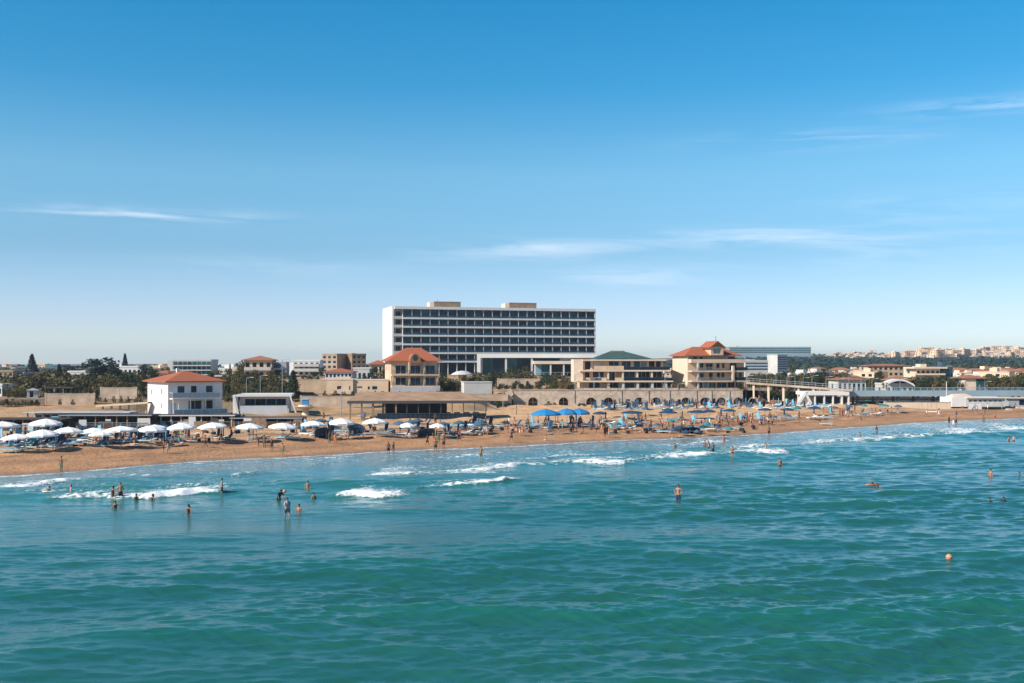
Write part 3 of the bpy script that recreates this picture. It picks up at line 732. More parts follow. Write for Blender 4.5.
# ---- people on the sand
BE = [(61.3, 472.5, 'standing', 0, 'green', 'lone person standing on the wet sand at far left', 1),
 (163.6, 453.5, 'standing', 0, 'dark', 'dark figure, left of a pair walking on the sand', 1), (168, 455.5, 'walking', 1, 'grey', 'figure in grey, right of a pair walking on the sand', 0),
 (205.5, 448, 'walking', 0, 'dark', 'tanned walker on the sand below the pair of navy chair backs', 1), (258.5, 446.5, 'reaching', 0, 'dark', 'stooping person on the sand, first of a row of four', 1),
 (264.5, 448.5, 'standing', 0, 'green', 'second person of a row of four on the sand', 1), (271.8, 452, 'standing', 1, 'dark', 'third person of a row of four on the sand', 1),
 (282.6, 456.5, 'walking', 0, 'green', 'fourth person of a row, nearest the water', 0), (329.6, 443.5, 'standing', 0, 'green', 'child standing left of a bare person behind the shore', 1),
 (335.3, 445.5, 'standing', 0, 'orange', 'bare chested person standing between two navy shelters', 0),
 (427.3, 447, 'walking', 0, 'dark', 'person striding on the wet sand, left of a loose group of four', 1), (435.6, 452, 'standing', 0, 'dark', 'person nearest the water in a loose group of four', 1),
 (438.5, 445, 'standing', 1, 'green', 'woman at the back of a loose group of four', 1), (443.7, 449, 'standing', 0, 'dark', 'person at the right of a loose group of four', 1),
 (487, 436.5, 'standing', 1, 'grey', 'woman in grey standing before the deck of the pavilion', 0), (492, 434.5, 'standing', 0, 'red', 'person in red behind the woman in grey', 1),
 (511.4, 442.5, 'walking', 0, 'dark', 'tall walker near the water off the pavilion end', 1), (522.2, 437, 'standing', 0, 'orange', 'tanned person standing on bare sand, right of the tall walker', 0),
 (517, 436.5, 'walking', 1, 'pink', 'woman in pink right behind the tall walker', 0), (576.3, 433, 'standing', 0, 'grey', 'person in grey standing alone below the blue canopies', 0),
 (597, 434, 'walking', 0, 'dark', 'person with a dark top walking below the green roofed block', 0), (602, 434.5, 'standing', 1, 'orange', 'pale figure between walkers below the green roofed block', 2),
 (606.5, 437, 'sitting', 0, 'brown', 'x', 0), (545, 441, 'sitting', 0, 'white', 'person sitting low on the sand below the blue canopies', 0)]
for px, py, pose, fem, c, lb, sk in BE:
    if lb == 'x': continue
    x, y, z = ground(px, py); c = c if c in CL else 'dark'
    person(x, y, z, pose, fem, random.uniform(-70, 70), [('swimsuit' if fem else WT, c)], sk, random.choice([0, 0, 1]), lb, px, 'people on the beach', random.uniform(.93, 1.04), place=True)
for px, py in ((605, 437.5), (609, 438), (607, 435.5)):
    x, y, z = ground(px, py); fit, w_ = outfit(px == 607); person(x, y, z, 'standing', px == 607, random.uniform(-90, 90), fit, random.choice([0, 1]), 0, f'person in {w_} in the small huddle on the sand', px, 'people on the beach')
def crowd(n_, x0, x1, y0, y1, poses, lab, s=(.88, 1.05)):
    for i in range(n_):
        px = random.uniform(x0, x1); py = y0(px) + random.random() * (y1(px) - y0(px)) if callable(y0) else random.uniform(y0, y1)
        x, y, z = ground(px, py); fem = random.random() < .45; fit, w_ = outfit(fem); pose = random.choice(poses)
        pw = {'standing': 'standing', 'walking': 'walking', 'sitting': 'sitting', 'lying': 'lying', 'hands_on_hips': 'hands on hips', 'reaching': 'bending down', 'chair_sitting': 'sitting up'}[pose]
        if pose == 'chair_sitting': z -= .2
        hu = random.choice([0, 0, 0, 1]); sk = random.choice([0, 1, 0, 2, 1])
        person(x, y, z - .01, pose, fem, random.uniform(-120, 120), fit, sk, hu, f'{"woman" if fem else "man"} in {w_} {pw}', px, 'people on the beach', random.uniform(*s))
ST = ['standing', 'walking', 'standing', 'hands_on_hips', 'reaching']; SI = ['sitting', 'lying', 'sitting', 'standing', 'reaching']
shx = [0, 60, 130, 200, 300, 400, 480, 570, 620, 700, 760, 850, 950, 1024]; shy = [476, 472, 467, 461, 456, 450, 447, 442.5, 440, 437.5, 434, 427, 421, 418]
def shp(px): return float(np.interp(px, shx, shy))
crowd(52, 2, 235, lambda p: 436, lambda p: 450 - p * .04, SI, 'by the loungers')
crowd(30, 235, 480, lambda p: 428, lambda p: 442, SI + ST, 'among the loungers')
crowd(44, 480, 640, lambda p: 424, lambda p: 434, SI + ST, 'among the loungers')
crowd(78, 640, 780, lambda p: 420, lambda p: shp(p) - 5, ST + SI, 'on the sand')
crowd(24, 780, 900, lambda p: 412, lambda p: shp(p) - 5, ST + ['sitting'], 'on the sand')
crowd(12, 900, 1022, lambda p: 409, lambda p: shp(p) - 3, ST, 'on the sand')
crowd(60, 590, 800, lambda p: 403.5, lambda p: 410, ST + SI, 'at the top of the beach')
crowd(8, 225, 480, lambda p: 420, lambda p: 425, ST, 'behind the white parasols')
# ------------------------------------------------------------------ beach furniture
canvas = M('white_canvas', (.80, .79, .76), .8, .06, 1); navyc = M('navy_canvas', (.012, .045, .10), .8, .15, 1); bluec = M('bright_blue_canvas', (.015, .19, .42), .7, .12, 1)
tealc = M('teal_canvas', (.02, .19, .21), .8, .15, 1); lightb = M('light_blue_fabric', (.14, .38, .52), .8, .15, 2); navyf = M('navy_fabric', (.014, .04, .085), .8, .15, 2); turq = M('turquoise_fabric', (.05, .36, .44), .8, .12, 2)
slateb = M('slate_blue_canvas', (.045, .10, .145), .8, .15, 1)
def mk_parasol(name, mat, w_, ph_, rise, n_=8, label=None):
    t = thing(name, None, None); r = w_ / 2
    mb = MB(); mb.lathe([(.05, 0), (.032, .02), (.032, ph_ + rise - .05)], 8); mb.build('pole', metal, t)
    MB().lathe([(.30, 0), (.30, .08), (.1, .14)], 10).build('base', greyl, t)
    mb = MB()
    prof = [(r, ph_ - .02), (r * .93, ph_ + rise * .17), (r * .66, ph_ + rise * .52), (r * .34, ph_ + rise * .80), (.03, ph_ + rise)]
    for j in range(len(prof) - 1):
        for i in range(n_):
            a0, a1, am = 2 * PI * i / n_ + .2, 2 * PI * (i + 1) / n_ + .2, 2 * PI * (i + .5) / n_ + .2
            def P_(rr, zz, a, sag): return (rr * math.cos(a) * (1 - sag * .04), rr * math.sin(a) * (1 - sag * .04), zz - sag * .05 * rr / r)
            (r0, z0), (r1, z1) = prof[j], prof[j + 1]
            mb.quad(P_(r0, z0, a0, 0), P_(r0, z0, am, 1), P_(r1, z1, am, 1), P_(r1, z1, a0, 0)); mb.quad(P_(r0, z0, am, 1), P_(r0, z0, a1, 0), P_(r1, z1, a1, 0), P_(r1, z1, am, 1))
    cn = mb.build('canopy', mat, t)
    v = MB()
    for i in range(n_):
        a0, a1 = 2 * PI * i / n_ + .2, 2 * PI * (i + 1) / n_ + .2
        v.quad((r * math.cos(a0), r * math.sin(a0), ph_ - .02), (r * math.cos(a1), r * math.sin(a1), ph_ - .02), (r * math.cos(a1), r * math.sin(a1), ph_ - .2), (r * math.cos(a0), r * math.sin(a0), ph_ - .2))
    v.build('valance', mat, cn)
    rb = MB()
    for i in range(n_):
        a = 2 * PI * i / n_ + .2; rb.bar((0, 0, ph_ + rise * .55), (r * .9 * math.cos(a), r * .9 * math.sin(a), ph_ + .03), .03)
    rb.build('ribs', metal, t)
    MB().lathe([(.05, ph_ + rise), (.04, ph_ + rise + .1), (.01, ph_ + rise + .13)], 6).build('finial', metal, t)
    return proto(t)
PW = mk_parasol('parasol', canvas, 3.9, 2.0, .56); PN = mk_parasol('parasol', navyc, 2.9, 2.0, .45); PB = mk_parasol('parasol', bluec, 4.2, 2.2, .8); PT = mk_parasol('parasol', tealc, 2.8, 2.0, .5); PS = mk_parasol('parasol', slateb, 2.4, 1.9, .42)
def at_edge(px, py, hgt):   # ground position of something whose top edge shows at py and stands hgt high
    Ya = np.arange(75, 500, .25); k = wz(py, Ya) <= np.maximum(terr(wx(px, Ya), Ya), 0) + hgt; Y = float(Ya[int(np.argmax(k))])
    return wx(px, Y), Y, tz(wx(px, Y), Y)
for px, py, w_ in ((3, 427, 31), (17, 434.5, 29), (46, 424.5, 30), (43, 434, 29), (68, 431.5, 30), (94, 428.5, 26), (101, 432, 24), (121, 431, 33), (151, 430.5, 28), (155, 425.5, 25), (182, 427.5, 27), (213, 427, 30), (249, 427, 28), (282, 426, 28), (313, 424.3, 26), (341, 423.8, 26), (375, 423.2, 26), (407, 423.5, 16), (437, 424, 15.5)):
    x, y, z = at_edge(px, py, 2.0)
    s_ = w_ * y / F / 3.72
    s_ *= random.uniform(.93, 1.04); o_ = put(PW, (x, y, z), random.uniform(0, .7), (s_, s_, .82 if s_ < .9 else random.uniform(.94, 1.08)), f'{"small " if w_ < 20 else ""}white canvas parasol', 'parasol', 'white parasols along the beach', px); o_.rotation_euler.x = random.uniform(-.06, .06); o_.rotation_euler.y = random.uniform(-.06, .06)
for px, py in ((546, 414), (567, 413.2), (579, 413.2)):
    x, y, z = at_edge(px, py, 2.2); s_ = {546: 1.12, 567: .92, 579: .85}[px]
    put(PB, (x, y, z), random.uniform(0, .7), (s_, s_, 1.0), 'bright blue canvas canopy, ' + {546: 'leftmost', 567: 'middle', 579: 'rightmost'}[px] + ' of three below the arched seawall', 'parasol', 'bright blue canopies', px, place=False)
for i, (px, py, w_) in enumerate(((600, 413, 15), (632, 412.2, 23), (668, 412, 19), (668, 409.5, 13), (697, 411.5, 20), (709, 411, 14), (729, 410.3, 14), (765, 409.3, 14), (787, 409.3, 13), (797, 407.8, 9), (814, 407.6, 13), (834, 407, 11), (849, 406, 9), (864, 405.4, 7), (884, 405.4, 11), (898, 405.6, 10), (608, 408.5, 10), (645, 408, 9), (690, 405.5, 9), (716, 406.5, 8), (750, 405.5, 8), (777, 406, 8))):
    x, y, z = at_edge(px, py, 1.5); pr = PT if 860 < px < 890 or px in (797,) else (PN if w_ > 12 else PS); s_ = w_ * y / F / 2.9
    put(pr, (x, y, z), random.uniform(0, .7), (s_, s_, .72), ('teal' if pr is PT else 'navy' if pr is PN else 'slate blue') + ' parasol with a low canopy', 'parasol', 'dark parasols at the top of the beach', px)
for i, (px, py, w_, pr) in enumerate(((680, 428, 12, PN), (690, 426.5, 10, PS), (672, 430, 9, PS), (703, 427.5, 9, PN), (717, 427.5, 9, PS), (729, 428.5, 9, PT), (697, 430.5, 8, PS), (686, 431, 9, PN), (707, 424.5, 8, PT), (657, 424.5, 7, PS), (671, 421.5, 9, PT), (788, 415.8, 8, PS), (774, 417, 7, PS), (640, 423.5, 9, PS), (618, 424, 9, PS))):
    x, y, z = at_edge(px, py, 1.25); s_ = w_ * y / F / 2.9
    put(pr, (x, y, z), random.uniform(0, .7), (s_, s_, .66), ('teal' if pr is PT else 'navy' if pr is PN else 'slate blue') + ' beach umbrella near the water', 'parasol', 'low beach umbrellas', px)
# sun loungers
def mk_lounger(mat, up=.9):
    t = thing('sun_lounger', None, None)
    mb = MB(); mb.box(-.33, -.29, -1, 1, .26, .32); mb.box(.29, .33, -1, 1, .26, .32); mb.box(-.29, .29, -1, -.95, .26, .32); mb.box(-.29, .29, .95, 1, .26, .32); mb.build('frame', white, t)
    for x in (-.3, .26):
        for y in (-.8, .75): MB().box(x, x + .04, y, y + .05, 0, .26).build('leg', white, t)
    MB().box(-.28, .28, -.98, .32, .325, .39).build('mattress', mat, t)
    a = R(up * 60); MB().bar((0, .32, .36), (0, .32 + .75 * math.cos(a), .36 + .75 * math.sin(a)), .56, .06).build('backrest', mat, t)
    return proto(t)
LN = {'navy': mk_lounger(navyf), 'light blue': mk_lounger(lightb, .3), 'turquoise': mk_lounger(turq, .5), 'white': mk_lounger(canvas, .3)}
def mk_chair(mat):
    t = thing('beach_chair', None, None)
    for s in (-.32, .28): 
        mb = MB(); mb.bar((s, -.35, 0), (s, .35, .55), .04); mb.bar((s, .35, 0), (s, -.3, .5), .04); mb.build('leg', metal, t)
    MB().box(-.30, .30, -.35, .28, .33, .38).build('seat', mat, t)
    MB().bar((0, .26, .36), (0, .48, 1.35), .62, .05).build('backrest', mat, t); return proto(t)
CN = mk_chair(navyf); CLB = mk_chair(lightb)
def lounge(px, py, kind=None, rz=None, hint='', s=1.0):
    kind = kind or random.choice(['navy', 'light blue', 'light blue', 'turquoise', 'white', 'navy']); x, y, z = ground(px, py)
    put(LN[kind], (x, y, z), R(rz if rz is not None else random.uniform(-110, -60)), s, f'{kind} sun lounger {hint}'.strip(), 'sun lounger', 'sun loungers on the beach', px)
for px, py, k in ((9, 452.5, 'light blue'), (20, 451, 'turquoise'), (31, 449.5, 'navy'), (14, 447, 'navy'), (35, 446, 'white'), (49, 449, 'light blue'), (58, 448, 'navy'), (62, 449, 'navy'), (72, 446, 'light blue'), (81, 444.5, 'light blue'), (86, 443, 'white'), (98, 448, 'turquoise'), (105, 447.5, 'turquoise'), (101, 444, 'navy'), (117, 444, 'navy'), (125, 443.5, 'light blue'), (130, 442.5, 'navy'), (137, 441.5, 'navy'), (146, 440.5, 'navy'), (153, 441, 'navy'), (160, 440, 'navy'), (168, 441.5, 'light blue'), (176, 442, 'light blue'), (142, 439, 'turquoise'), (40, 443, 'navy'), (22, 443, 'light blue'), (67, 441.5, 'navy'), (111, 440, 'white'),
    (222, 440, 'white'), (227, 440.5, 'navy'), (190, 438, 'white'), (256, 442, 'turquoise'), (262, 441, 'light blue'), (283, 440, 'turquoise'), (289, 439.5, 'turquoise'), (294, 440.5, 'white'), (307, 436, 'white'), (318, 437.5, 'white'), (352, 438, 'light blue'), (357, 437, 'navy'), (384, 435, 'light blue'), (400, 437, 'white'), (404, 437.5, 'navy'), (409, 436.5, 'white'), (426, 425.5, 'navy'), (423, 424, 'navy'), (446, 434, 'navy'), (447, 429, 'turquoise'), (457, 429.5, 'turquoise'), (462, 429, 'navy'), (466, 426, 'navy'), (470, 429, 'light blue'), (477, 434, 'navy'), (482, 433.5, 'white'), (497, 428, 'light blue'), (503, 427, 'navy'), (524, 429.5, 'light blue'), (531, 429, 'light blue'), (535, 427, 'light blue'), (541, 429, 'navy'), (545, 428.5, 'navy'), (564, 425.5, 'light blue'), (571, 426, 'light blue'), (576, 426, 'turquoise'), (582, 426.5, 'turquoise'), (586, 426.5, 'navy'), (592, 424.5, 'light blue'), (603, 425.5, 'light blue'), (609, 425.5, 'white'), (617, 425.5, 'light blue'), (631, 424.5, 'light blue'), (637, 424.5, 'navy'), (643, 425.5, 'light blue'), (649, 431, 'light blue'), (656, 431.5, 'navy'), (664, 433.5, 'light blue'), (669, 422.5, 'light blue'), (674, 422, 'light blue'), (690, 423, 'navy'), (700, 428.5, 'light blue'), (705, 428.5, 'light blue'), (694, 433, 'light blue'), (704, 421.5, 'light blue'), (724, 421, 'light blue'), (740, 421, 'navy'), (745, 421, 'white'), (786, 420, 'light blue'), (791, 420, 'light blue'), (774, 420, 'light blue'), (812, 419.5, 'white'), (818, 419, 'white'), (826, 425.5, 'light blue'), (827, 419, 'light blue'), (863, 416, 'turquoise'), (876, 415.5, 'white'), (849, 415.5, 'navy'), (934, 413.5, 'white'), (700, 431.5, 'light blue'), (712, 431, 'white'), (727, 431.5, 'light blue'), (733, 430, 'light blue')):
    lounge(px, py, k, s=1.1)
for i in range(110):
    px = random.uniform(592, 830); lounge(px, random.uniform(405, 411.5) - (px - 592) * .006, random.choice(['light blue', 'white', 'navy', 'turquoise', 'white']), hint='')
for px, py in ((217, 439.5), (223, 440), (251, 437.5), (190, 440.5), (133, 441), (154, 440), (157, 438.5), (546, 426), (549.5, 425), (558, 424.5), (555.5, 424.5), (577, 423), (40, 441), (52, 441), (6, 447), (13, 446), (126, 440), (284, 438), (605, 421), (640, 423), (682, 420), (722, 418), (785, 417), (103, 443), (832, 414), (849, 413), (60, 437)):
    x, y, z = ground(px, py); put(CN, (x, y, z), R(random.uniform(-20, 40)), 1.15, 'navy upright beach chair', 'beach chair', 'upright beach chairs', px)
for px, py in ((238, 433), (206, 426), (172, 431), (527, 430), (627, 420), (695, 424), (742, 422), (760, 421), (831, 415), (307, 430)):
    x, y, z = ground(px, py); put(CLB, (x, y, z), R(random.uniform(-20, 40)), 1.1, 'pale blue upright beach chair', 'beach chair', 'upright beach chairs', px)
shc = M('blue_shelter_canvas', (.022, .075, .145), .75, .2, 2)
for i in range(46):
    px = random.uniform(300, 485); x, y, z = ground(px, random.uniform(427, 436)); q_ = random.random() < .7
    if i % 2: put(CN if q_ else CLB, (x, y, z), R(random.uniform(-60, 60)), 1.15, 'navy upright beach chair' if q_ else 'pale blue upright beach chair', 'beach chair', 'upright beach chairs', px)
    elif i % 4: lounge(px, random.uniform(427, 436), s=1.05)
    else: x, y, z = at_edge(px, random.uniform(421, 425), 1.5); put(PS, (x, y, z), 0, (.8, .8, .8), 'slate blue beach umbrella near the water', 'parasol', 'low beach umbrellas', px)
# navy sun shelters
def shelter(px, py, w_, h_, mat, label, rz=0, tilt=0):
    x, y, z = ground(px, py); W_ = w_ * y / F; Hh_ = h_ * y / F; t = thing('sun_shelter', label, 'beach shelter', (x, y, z), R(rz))
    mb = MB(); n_ = 8; D_ = W_ * .55
    pts = []
    for j in range(5):
        v = j / 4
        pts.append([( -W_ / 2 + W_ * i / n_ + tilt * v, D_ * (v * v) * .9, Hh_ * math.sin(PI * (.18 + .64 * i / n_)) ** .6 * (1 - v ** 2.2) + .02 ) for i in range(n_ + 1)])
    for j in range(4):
        for i in range(n_): mb.quad(pts[j][i], pts[j][i + 1], pts[j + 1][i + 1], pts[j + 1][i])
    o = mb.build('fabric', mat, t, True); md = o.modifiers.new('s', 'SOLIDIFY'); md.thickness = .03
    for s in (-1, 1): MB().bar((s * W_ * .48, .02, 0), (s * W_ * .46, .02, Hh_ * .8), .03).build('pole', metal, t)
    return t
shelter(323, 438.5, 17, 11, shc, 'blue sun shelter below the white parasol row, left of the largest one', 10)
shelter(356, 434.5, 18, 11, shc, 'largest navy windbreak shelter standing high on the sand', -8)
shelter(428, 437.5, 20, 9, shc, 'wide low navy shelter below the dark pavilion', 10)
shelter(477, 433.5, 9, 5, M('olive_canvas', (.06, .07, .045), .8, .1), 'low olive tent right of the teal umbrella', 0)
shelter(691, 434, 20, 7, M('black_canvas', (.012, .014, .018), .8, .1), 'black shelter at the heart of the dark umbrella cluster', 5)
shelter(639, 427, 8, 6, navyc, 'small navy shelter left of the dark umbrella cluster', 5)
shelter(103, 448, 8, 8, bluec, 'upright bright blue shelter beside turquoise loungers', 20)
shelter(34, 444, 8, 6, turq, 'small turquoise shelter among the far left loungers', 20)
# clutter: bags and towels on the sand
def mk_bag():
    t = thing('beach_bag', None, None); MB().box(-.25, .25, -.14, .14, 0, .36).build('body', CL['dark'], t)
    mb = MB(); mb.tube([(-.15, 0, .36), (-.1, 0, .52), (.1, 0, .52), (.15, 0, .36)], .015, 5); mb.build('handle', CL['dark'], t); return proto(t)
BG = mk_bag()
for i in range(70):
    px = random.uniform(590, 805); x, y, z = ground(px, random.uniform(405, 411) - (px - 592) * .005); q_ = random.random() < .75; put(CN if q_ else CLB, (x, y, z), R(random.uniform(-60, 60)), 1.2, 'navy upright beach chair' if q_ else 'pale blue upright beach chair', 'beach chair', 'upright beach chairs', px)
for i in range(104):
    px = random.uniform(0, 172) if i < 78 else random.uniform(440, 650); py = random.uniform(438, 449) - px * .035 if px < 200 else random.uniform(424.5, 430.5)
    if random.random() < .5: x, y, z = ground(px, py); q_ = random.random() < .7; put(CN if q_ else CLB, (x, y, z), R(random.uniform(-60, 60)), 1.15, 'navy upright beach chair' if q_ else 'pale blue upright beach chair', 'beach chair', 'upright beach chairs', px)
    else: lounge(px, py, s=1.1)
for i in range(90):
    px = random.choice([random.uniform(0, 240), random.uniform(240, 640), random.uniform(640, 760)]); py = random.uniform(438, 449) if px < 120 else random.uniform(432, 442) if px < 240 else random.uniform(424, 434)
    x, y, z = ground(px, py); put(BG, (x, y, z), random.uniform(0, 3), random.uniform(.9, 1.6), 'dark beach bag', 'bag', 'beach bags', px)
def mk_towel(mat):
    mb = MB(); nx, ny = 8, 4
    g = [[(-.9 + 1.8 * i / nx, -.4 + .8 * j / ny, .03 + random.uniform(0, .035)) for i in range(nx + 1)] for j in range(ny + 1)]
    for j in range(ny):
        for i in range(nx): mb.quad(g[j][i], g[j][i + 1], g[j + 1][i + 1], g[j + 1][i])
    o = mb.build('beach_towel', mat); s = o.modifiers.new('s', 'SOLIDIFY'); s.thickness = .02; return proto(o)
TW = {k: mk_towel(v) for k, v in {'white': canvas, 'turquoise': turq, 'navy': navyf, 'red': CL['red']}.items()}
for i in range(36):
    px = random.uniform(5, 760); py = float(np.interp(px, [0, 120, 240, 480, 760], [448, 443, 438, 432, 426])) + random.uniform(-5, 5); k = random.choice(list(TW)); x, y, z = ground(px, py)
    put(TW[k], (x, y, z), random.uniform(0, 3), 1, f'{k} beach towel', 'towel', 'beach towels', px)
# lifeguard post: blue cabin on a flared pale pillar
x, y, z = ground(305.5, 415.5); Y = y; t = thing('lifeguard_post', 'blue cabin on a flared pale pillar and disc platform', 'lifeguard post', (x, y, z))
hh = wz(406.5, Y) - z; k = Y / F
MB().lathe([(1.3 * .6, 0), (.6, hh * .3), (.55, hh * .7), (2.2, hh)], 14).build('pillar', cream2, t); MB().lathe([(7 * k, hh), (7.2 * k, hh + .15), (7 * k, hh + .3)], 18).build('platform', cream2, t)
mb = MB(); mb.box(-3 * k, 3 * k, -2 * k, 2 * k, hh + .31, hh + .31 + 5 * k); mb.build('cabin', bluec, t); MB().box(-3.6 * k, 3.6 * k, -2.6 * k, 2.6 * k, hh + .33 + 5 * k, hh + .5 + 5 * k).build('roof', M('pale_blue_roof', (.12, .42, .62), .6, .1), t)
# ------------------------------------------------------------------ the white house with the red hip roof
Y = 200; z = 2.0
b = Bld('white_house', 'white two storey house with red hipped roof and sea facing balconies', 'house', 168, Y, z - .3, 37)
W = b.w_to(222.3); D = 11.0; hE = b.at(382.3); fl = b.at(398.2)
def px2u(b, px): return b.w_to(px)
fr = []
for a, c in ((177.5, 185), (191, 197), (206, 213)): fr.append((b.w_to(a), b.w_to(c), fl + .12, b.at(386)))
fr += [(b.w_to(171), b.w_to(176), .5, fl - .9, greyl), (b.w_to(188.5), b.w_to(202), .35, fl - .5), (b.w_to(204.5), b.w_to(213), .35, fl - .5)]
b.shell(W, D, hE, white, dict(front=fr, left=[(2.0, 2.5, 3.6, 4.6), (7.5, 8.0, 3.8, 4.8), (7.5, 8, 1.2, 2.2)], right=[(3, 4.2, 3.6, 4.8)]), frame=white2)
b.hip(0, W, 0, D, hE, b.at(371.5) - hE + .15, redtile, .75, name='roof')
b.bx('chimney', white, W * .4, W * .4 + .5, D * .62, D * .62 + .5, hE + .6, hE + 2.5)
b.bx('balcony_slab', white, .25, b.w_to(217), -1.7, -.003, fl - .22, fl)
b.rail(.25, b.w_to(217), -1.68, fl, white, 1.0, 1.6, M('pale_glass_panel', (.30, .37, .42), .3, .1), v1=-.05, bars=False)
for a in (170, 175.5, 187, 202, 213): u = b.w_to(a); b.bx('column', white, u, u + .16, -1.6, -1.44, .3, fl - .222)
b.bx('terrace', greyl, -.3, W + .6, -2.6, -.003, -.6, .3); b.rail(.2, W, -2.5, .3, white, .9, 1.5, gl5)
mb = MB(); mb.bar((W * .52, D * .25, hE + 1.0), (W * .62, D * .3, hE + 1.15), .12); b.part('antenna', mb, dmetal)
# ------------------------------------------------------------------ low white beach building with a long dark opening
b = Bld('beach_building', 'low white beach building with a long dark window band and slanted end posts', 'beach building', 240, 206, 1.5, 8)
W = b.w_to(289); hT = b.at(396.5)
b.shell(W, 7, hT, white2, dict(front=[(b.w_to(245), b.w_to(255), b.at(405.5), b.at(399), gl2), (b.w_to(255.3), b.w_to(266), b.at(405.5), b.at(399), gl2), (b.w_to(266.3), b.w_to(276), b.at(405.5), b.at(399), gl2), (b.w_to(276.3), b.w_to(286), b.at(405.5), b.at(399), gl2)]), frame=dmetal)
b.bx('roof', white, -.4, W + .6, -1.2, 7.4, hT + .003, hT + .45)
mb = MB(); mb.bar((W + 1.5, -1.2, 0), (W + .3, -1.2, hT), .28); mb.bar((-1.0, -1.2, hT + .2), (-.2, -1.2, 0), .5); b.part('slanted_post', mb, white)
b.bx('parapet', greyl, .2, W - .2, -1.6, -1.4, 0, b.at(405.5)); 
b.bx('entrance_pillar', white, -1.2, -.3, -1, 1.5, 0, hT + .3)
# ------------------------------------------------------------------ beach restaurants: pergolas over dark terraces on the left
def restaurant(px0, px1, Y, pyr, z, name, label, roofm, ang=0, dark_back=True, nb=8, th=.16, dp=5):
    b = Bld('beach_restaurant', label, 'restaurant', px0, Y, z, ang); W = b.w_to(px1); h = b.at(pyr)
    b.bx('deck', timber, 0, W, -1.5, dp, -.9, .1)
    b.bx('roof', darkw if roofm is not greyl else roofgrey, -.5, W + .5, -.6, dp * .55, h - th, h - .05); b.bx('fascia', roofm, -.5, W + .5, -.8, -.603, h - th, h)
    for i in range(nb + 1): u = (W - .2) * i / nb; b.bx('post', timber if roofm is not white2 else white2, u, u + .18, -.4, -.22, .1, h - th - .003)
    ops = []
    for i in range(nb):
        a0 = W * (i + .12) / nb; ops.append((a0, W * (i + .85) / nb, .5, h - .7, random.choice([gl1, gl2, gl4, dark])))
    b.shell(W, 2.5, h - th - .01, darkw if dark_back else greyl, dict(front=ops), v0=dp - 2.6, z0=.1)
    b.rail(0, W, -1.4, .1, timber if random.random() < .5 else metal, .9, 1.2, bars=True)
    for i in range(nb + 2):
        if random.random() < .6: u = W * random.random() * .95; b.bx('wind_screen', random.choice([white2, greyl, timber, darkw, lightb, brown]), u, u + random.uniform(.6, 2.2), -1.25 - .02 * i, -1.235 - .02 * i, .12, random.uniform(.9, 1.7))
    for i in range(nb // 2):
        u = W * (i + .3) * 2 / nb; t = MB(); t.box(u, u + 1.1, .8, 1.6, .78, .84); t.box(u + .45, u + .6, 1.1, 1.25, .1, .78); b.part('table', t, white2)
    return b
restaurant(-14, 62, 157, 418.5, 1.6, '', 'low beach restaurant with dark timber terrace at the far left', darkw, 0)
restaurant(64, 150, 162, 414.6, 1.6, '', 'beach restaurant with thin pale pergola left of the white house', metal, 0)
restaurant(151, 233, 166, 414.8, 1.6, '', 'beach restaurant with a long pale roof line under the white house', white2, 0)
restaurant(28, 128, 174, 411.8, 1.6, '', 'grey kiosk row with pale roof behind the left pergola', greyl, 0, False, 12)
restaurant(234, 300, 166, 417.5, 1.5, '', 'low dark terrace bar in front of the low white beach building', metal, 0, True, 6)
# elevated pale ramp with railing on the far left dirt field
b = Bld('footbridge', 'pale ramp with posts climbing left of the white house', 'footbridge', 96, 205, 3.2, 0); W = b.w_to(148)
mb = MB(); mb.quad((0, 0, .2), (W, 0, b.at(402)), (W, 2.2, b.at(402)), (0, 2.2, .2)); mb.quad((0, 0, -.1), (W, 0, b.at(402) - .3), (W, 0, b.at(402)), (0, 0, .2)); mb.quad((0, 2.2, -.1), (0, 2.2, .2), (W, 2.2, b.at(402)), (W, 2.2, b.at(402) - .3)); mb.quad((0, 0, -.1), (0, 2.2, -.1), (W, 2.2, b.at(402) - .3), (W, 0, b.at(402) - .3)); b.part('deck', mb, cream2)
for i in range(6): u = W * (i + .5) / 6; b.bx('post', concrete, u, u + .25, .8, 1.1, -2.5, -.1 + (b.at(402) - .2) * (i + .5) / 6)
# ------------------------------------------------------------------ concrete garden walls on the left
def wall(px0, px1, Y, pyt, pyb, mat, label, ang=0, th=.4, caps=False, cat='wall', name='garden_wall', D=None):
    z = wz(pyb, Y); b = Bld(name, label, cat, px0, Y, z - .5, ang); W = b.w_to(px1); h = b.at(pyt)
    b.bx('wall', mat, 0, W, 0, D or th, 0, h); n_ = max(2, int(W / 6))
    b.bx('coping', cream2 if caps else concrete, -.05, W + .05, -.05, (D or th) + .05, h + .003, h + .12)
    for i in range(n_ + 1): u = (W - .4) * i / n_; b.bx('pier', mat, u, u + .4, -.03, -.003, 0, h + (.25 if i in (0, n_) else -.05))
    return b
wall(44.5, 95, 217, 394, 404.2, concrete, 'long bare concrete wall at the edge of the sandy field', 4, .5)
wall(100, 137, 224, 388, 396.5, concrete, 'higher concrete wall behind the ramp, left of the white house', 0, .5)
wall(282, 326, 262, 379.8, 391, beige, 'rough beige retaining wall left of the flat beige building', 0, .6)
wall(300, 372, 226, 396.5, 405, concrete, 'grey road wall above the lifeguard post', 0, .5)
wall(497, 540, 292, 379, 388.5, concrete, 'grey garden wall under the white hotel portal', 0, .5)
wall(545, 572, 296, 379.5, 387, beige, 'beige garden wall beside the green roofed block', 0, .5)
wall(372, 508, 236, 394.8, 398.5, beige, 'low beige roadside wall behind the dark pavilion', 0, .4)
wall(884, 951, 243, 402.5, 407.5, cream2, 'low pale wall along the top of the right beach', 0, .35)
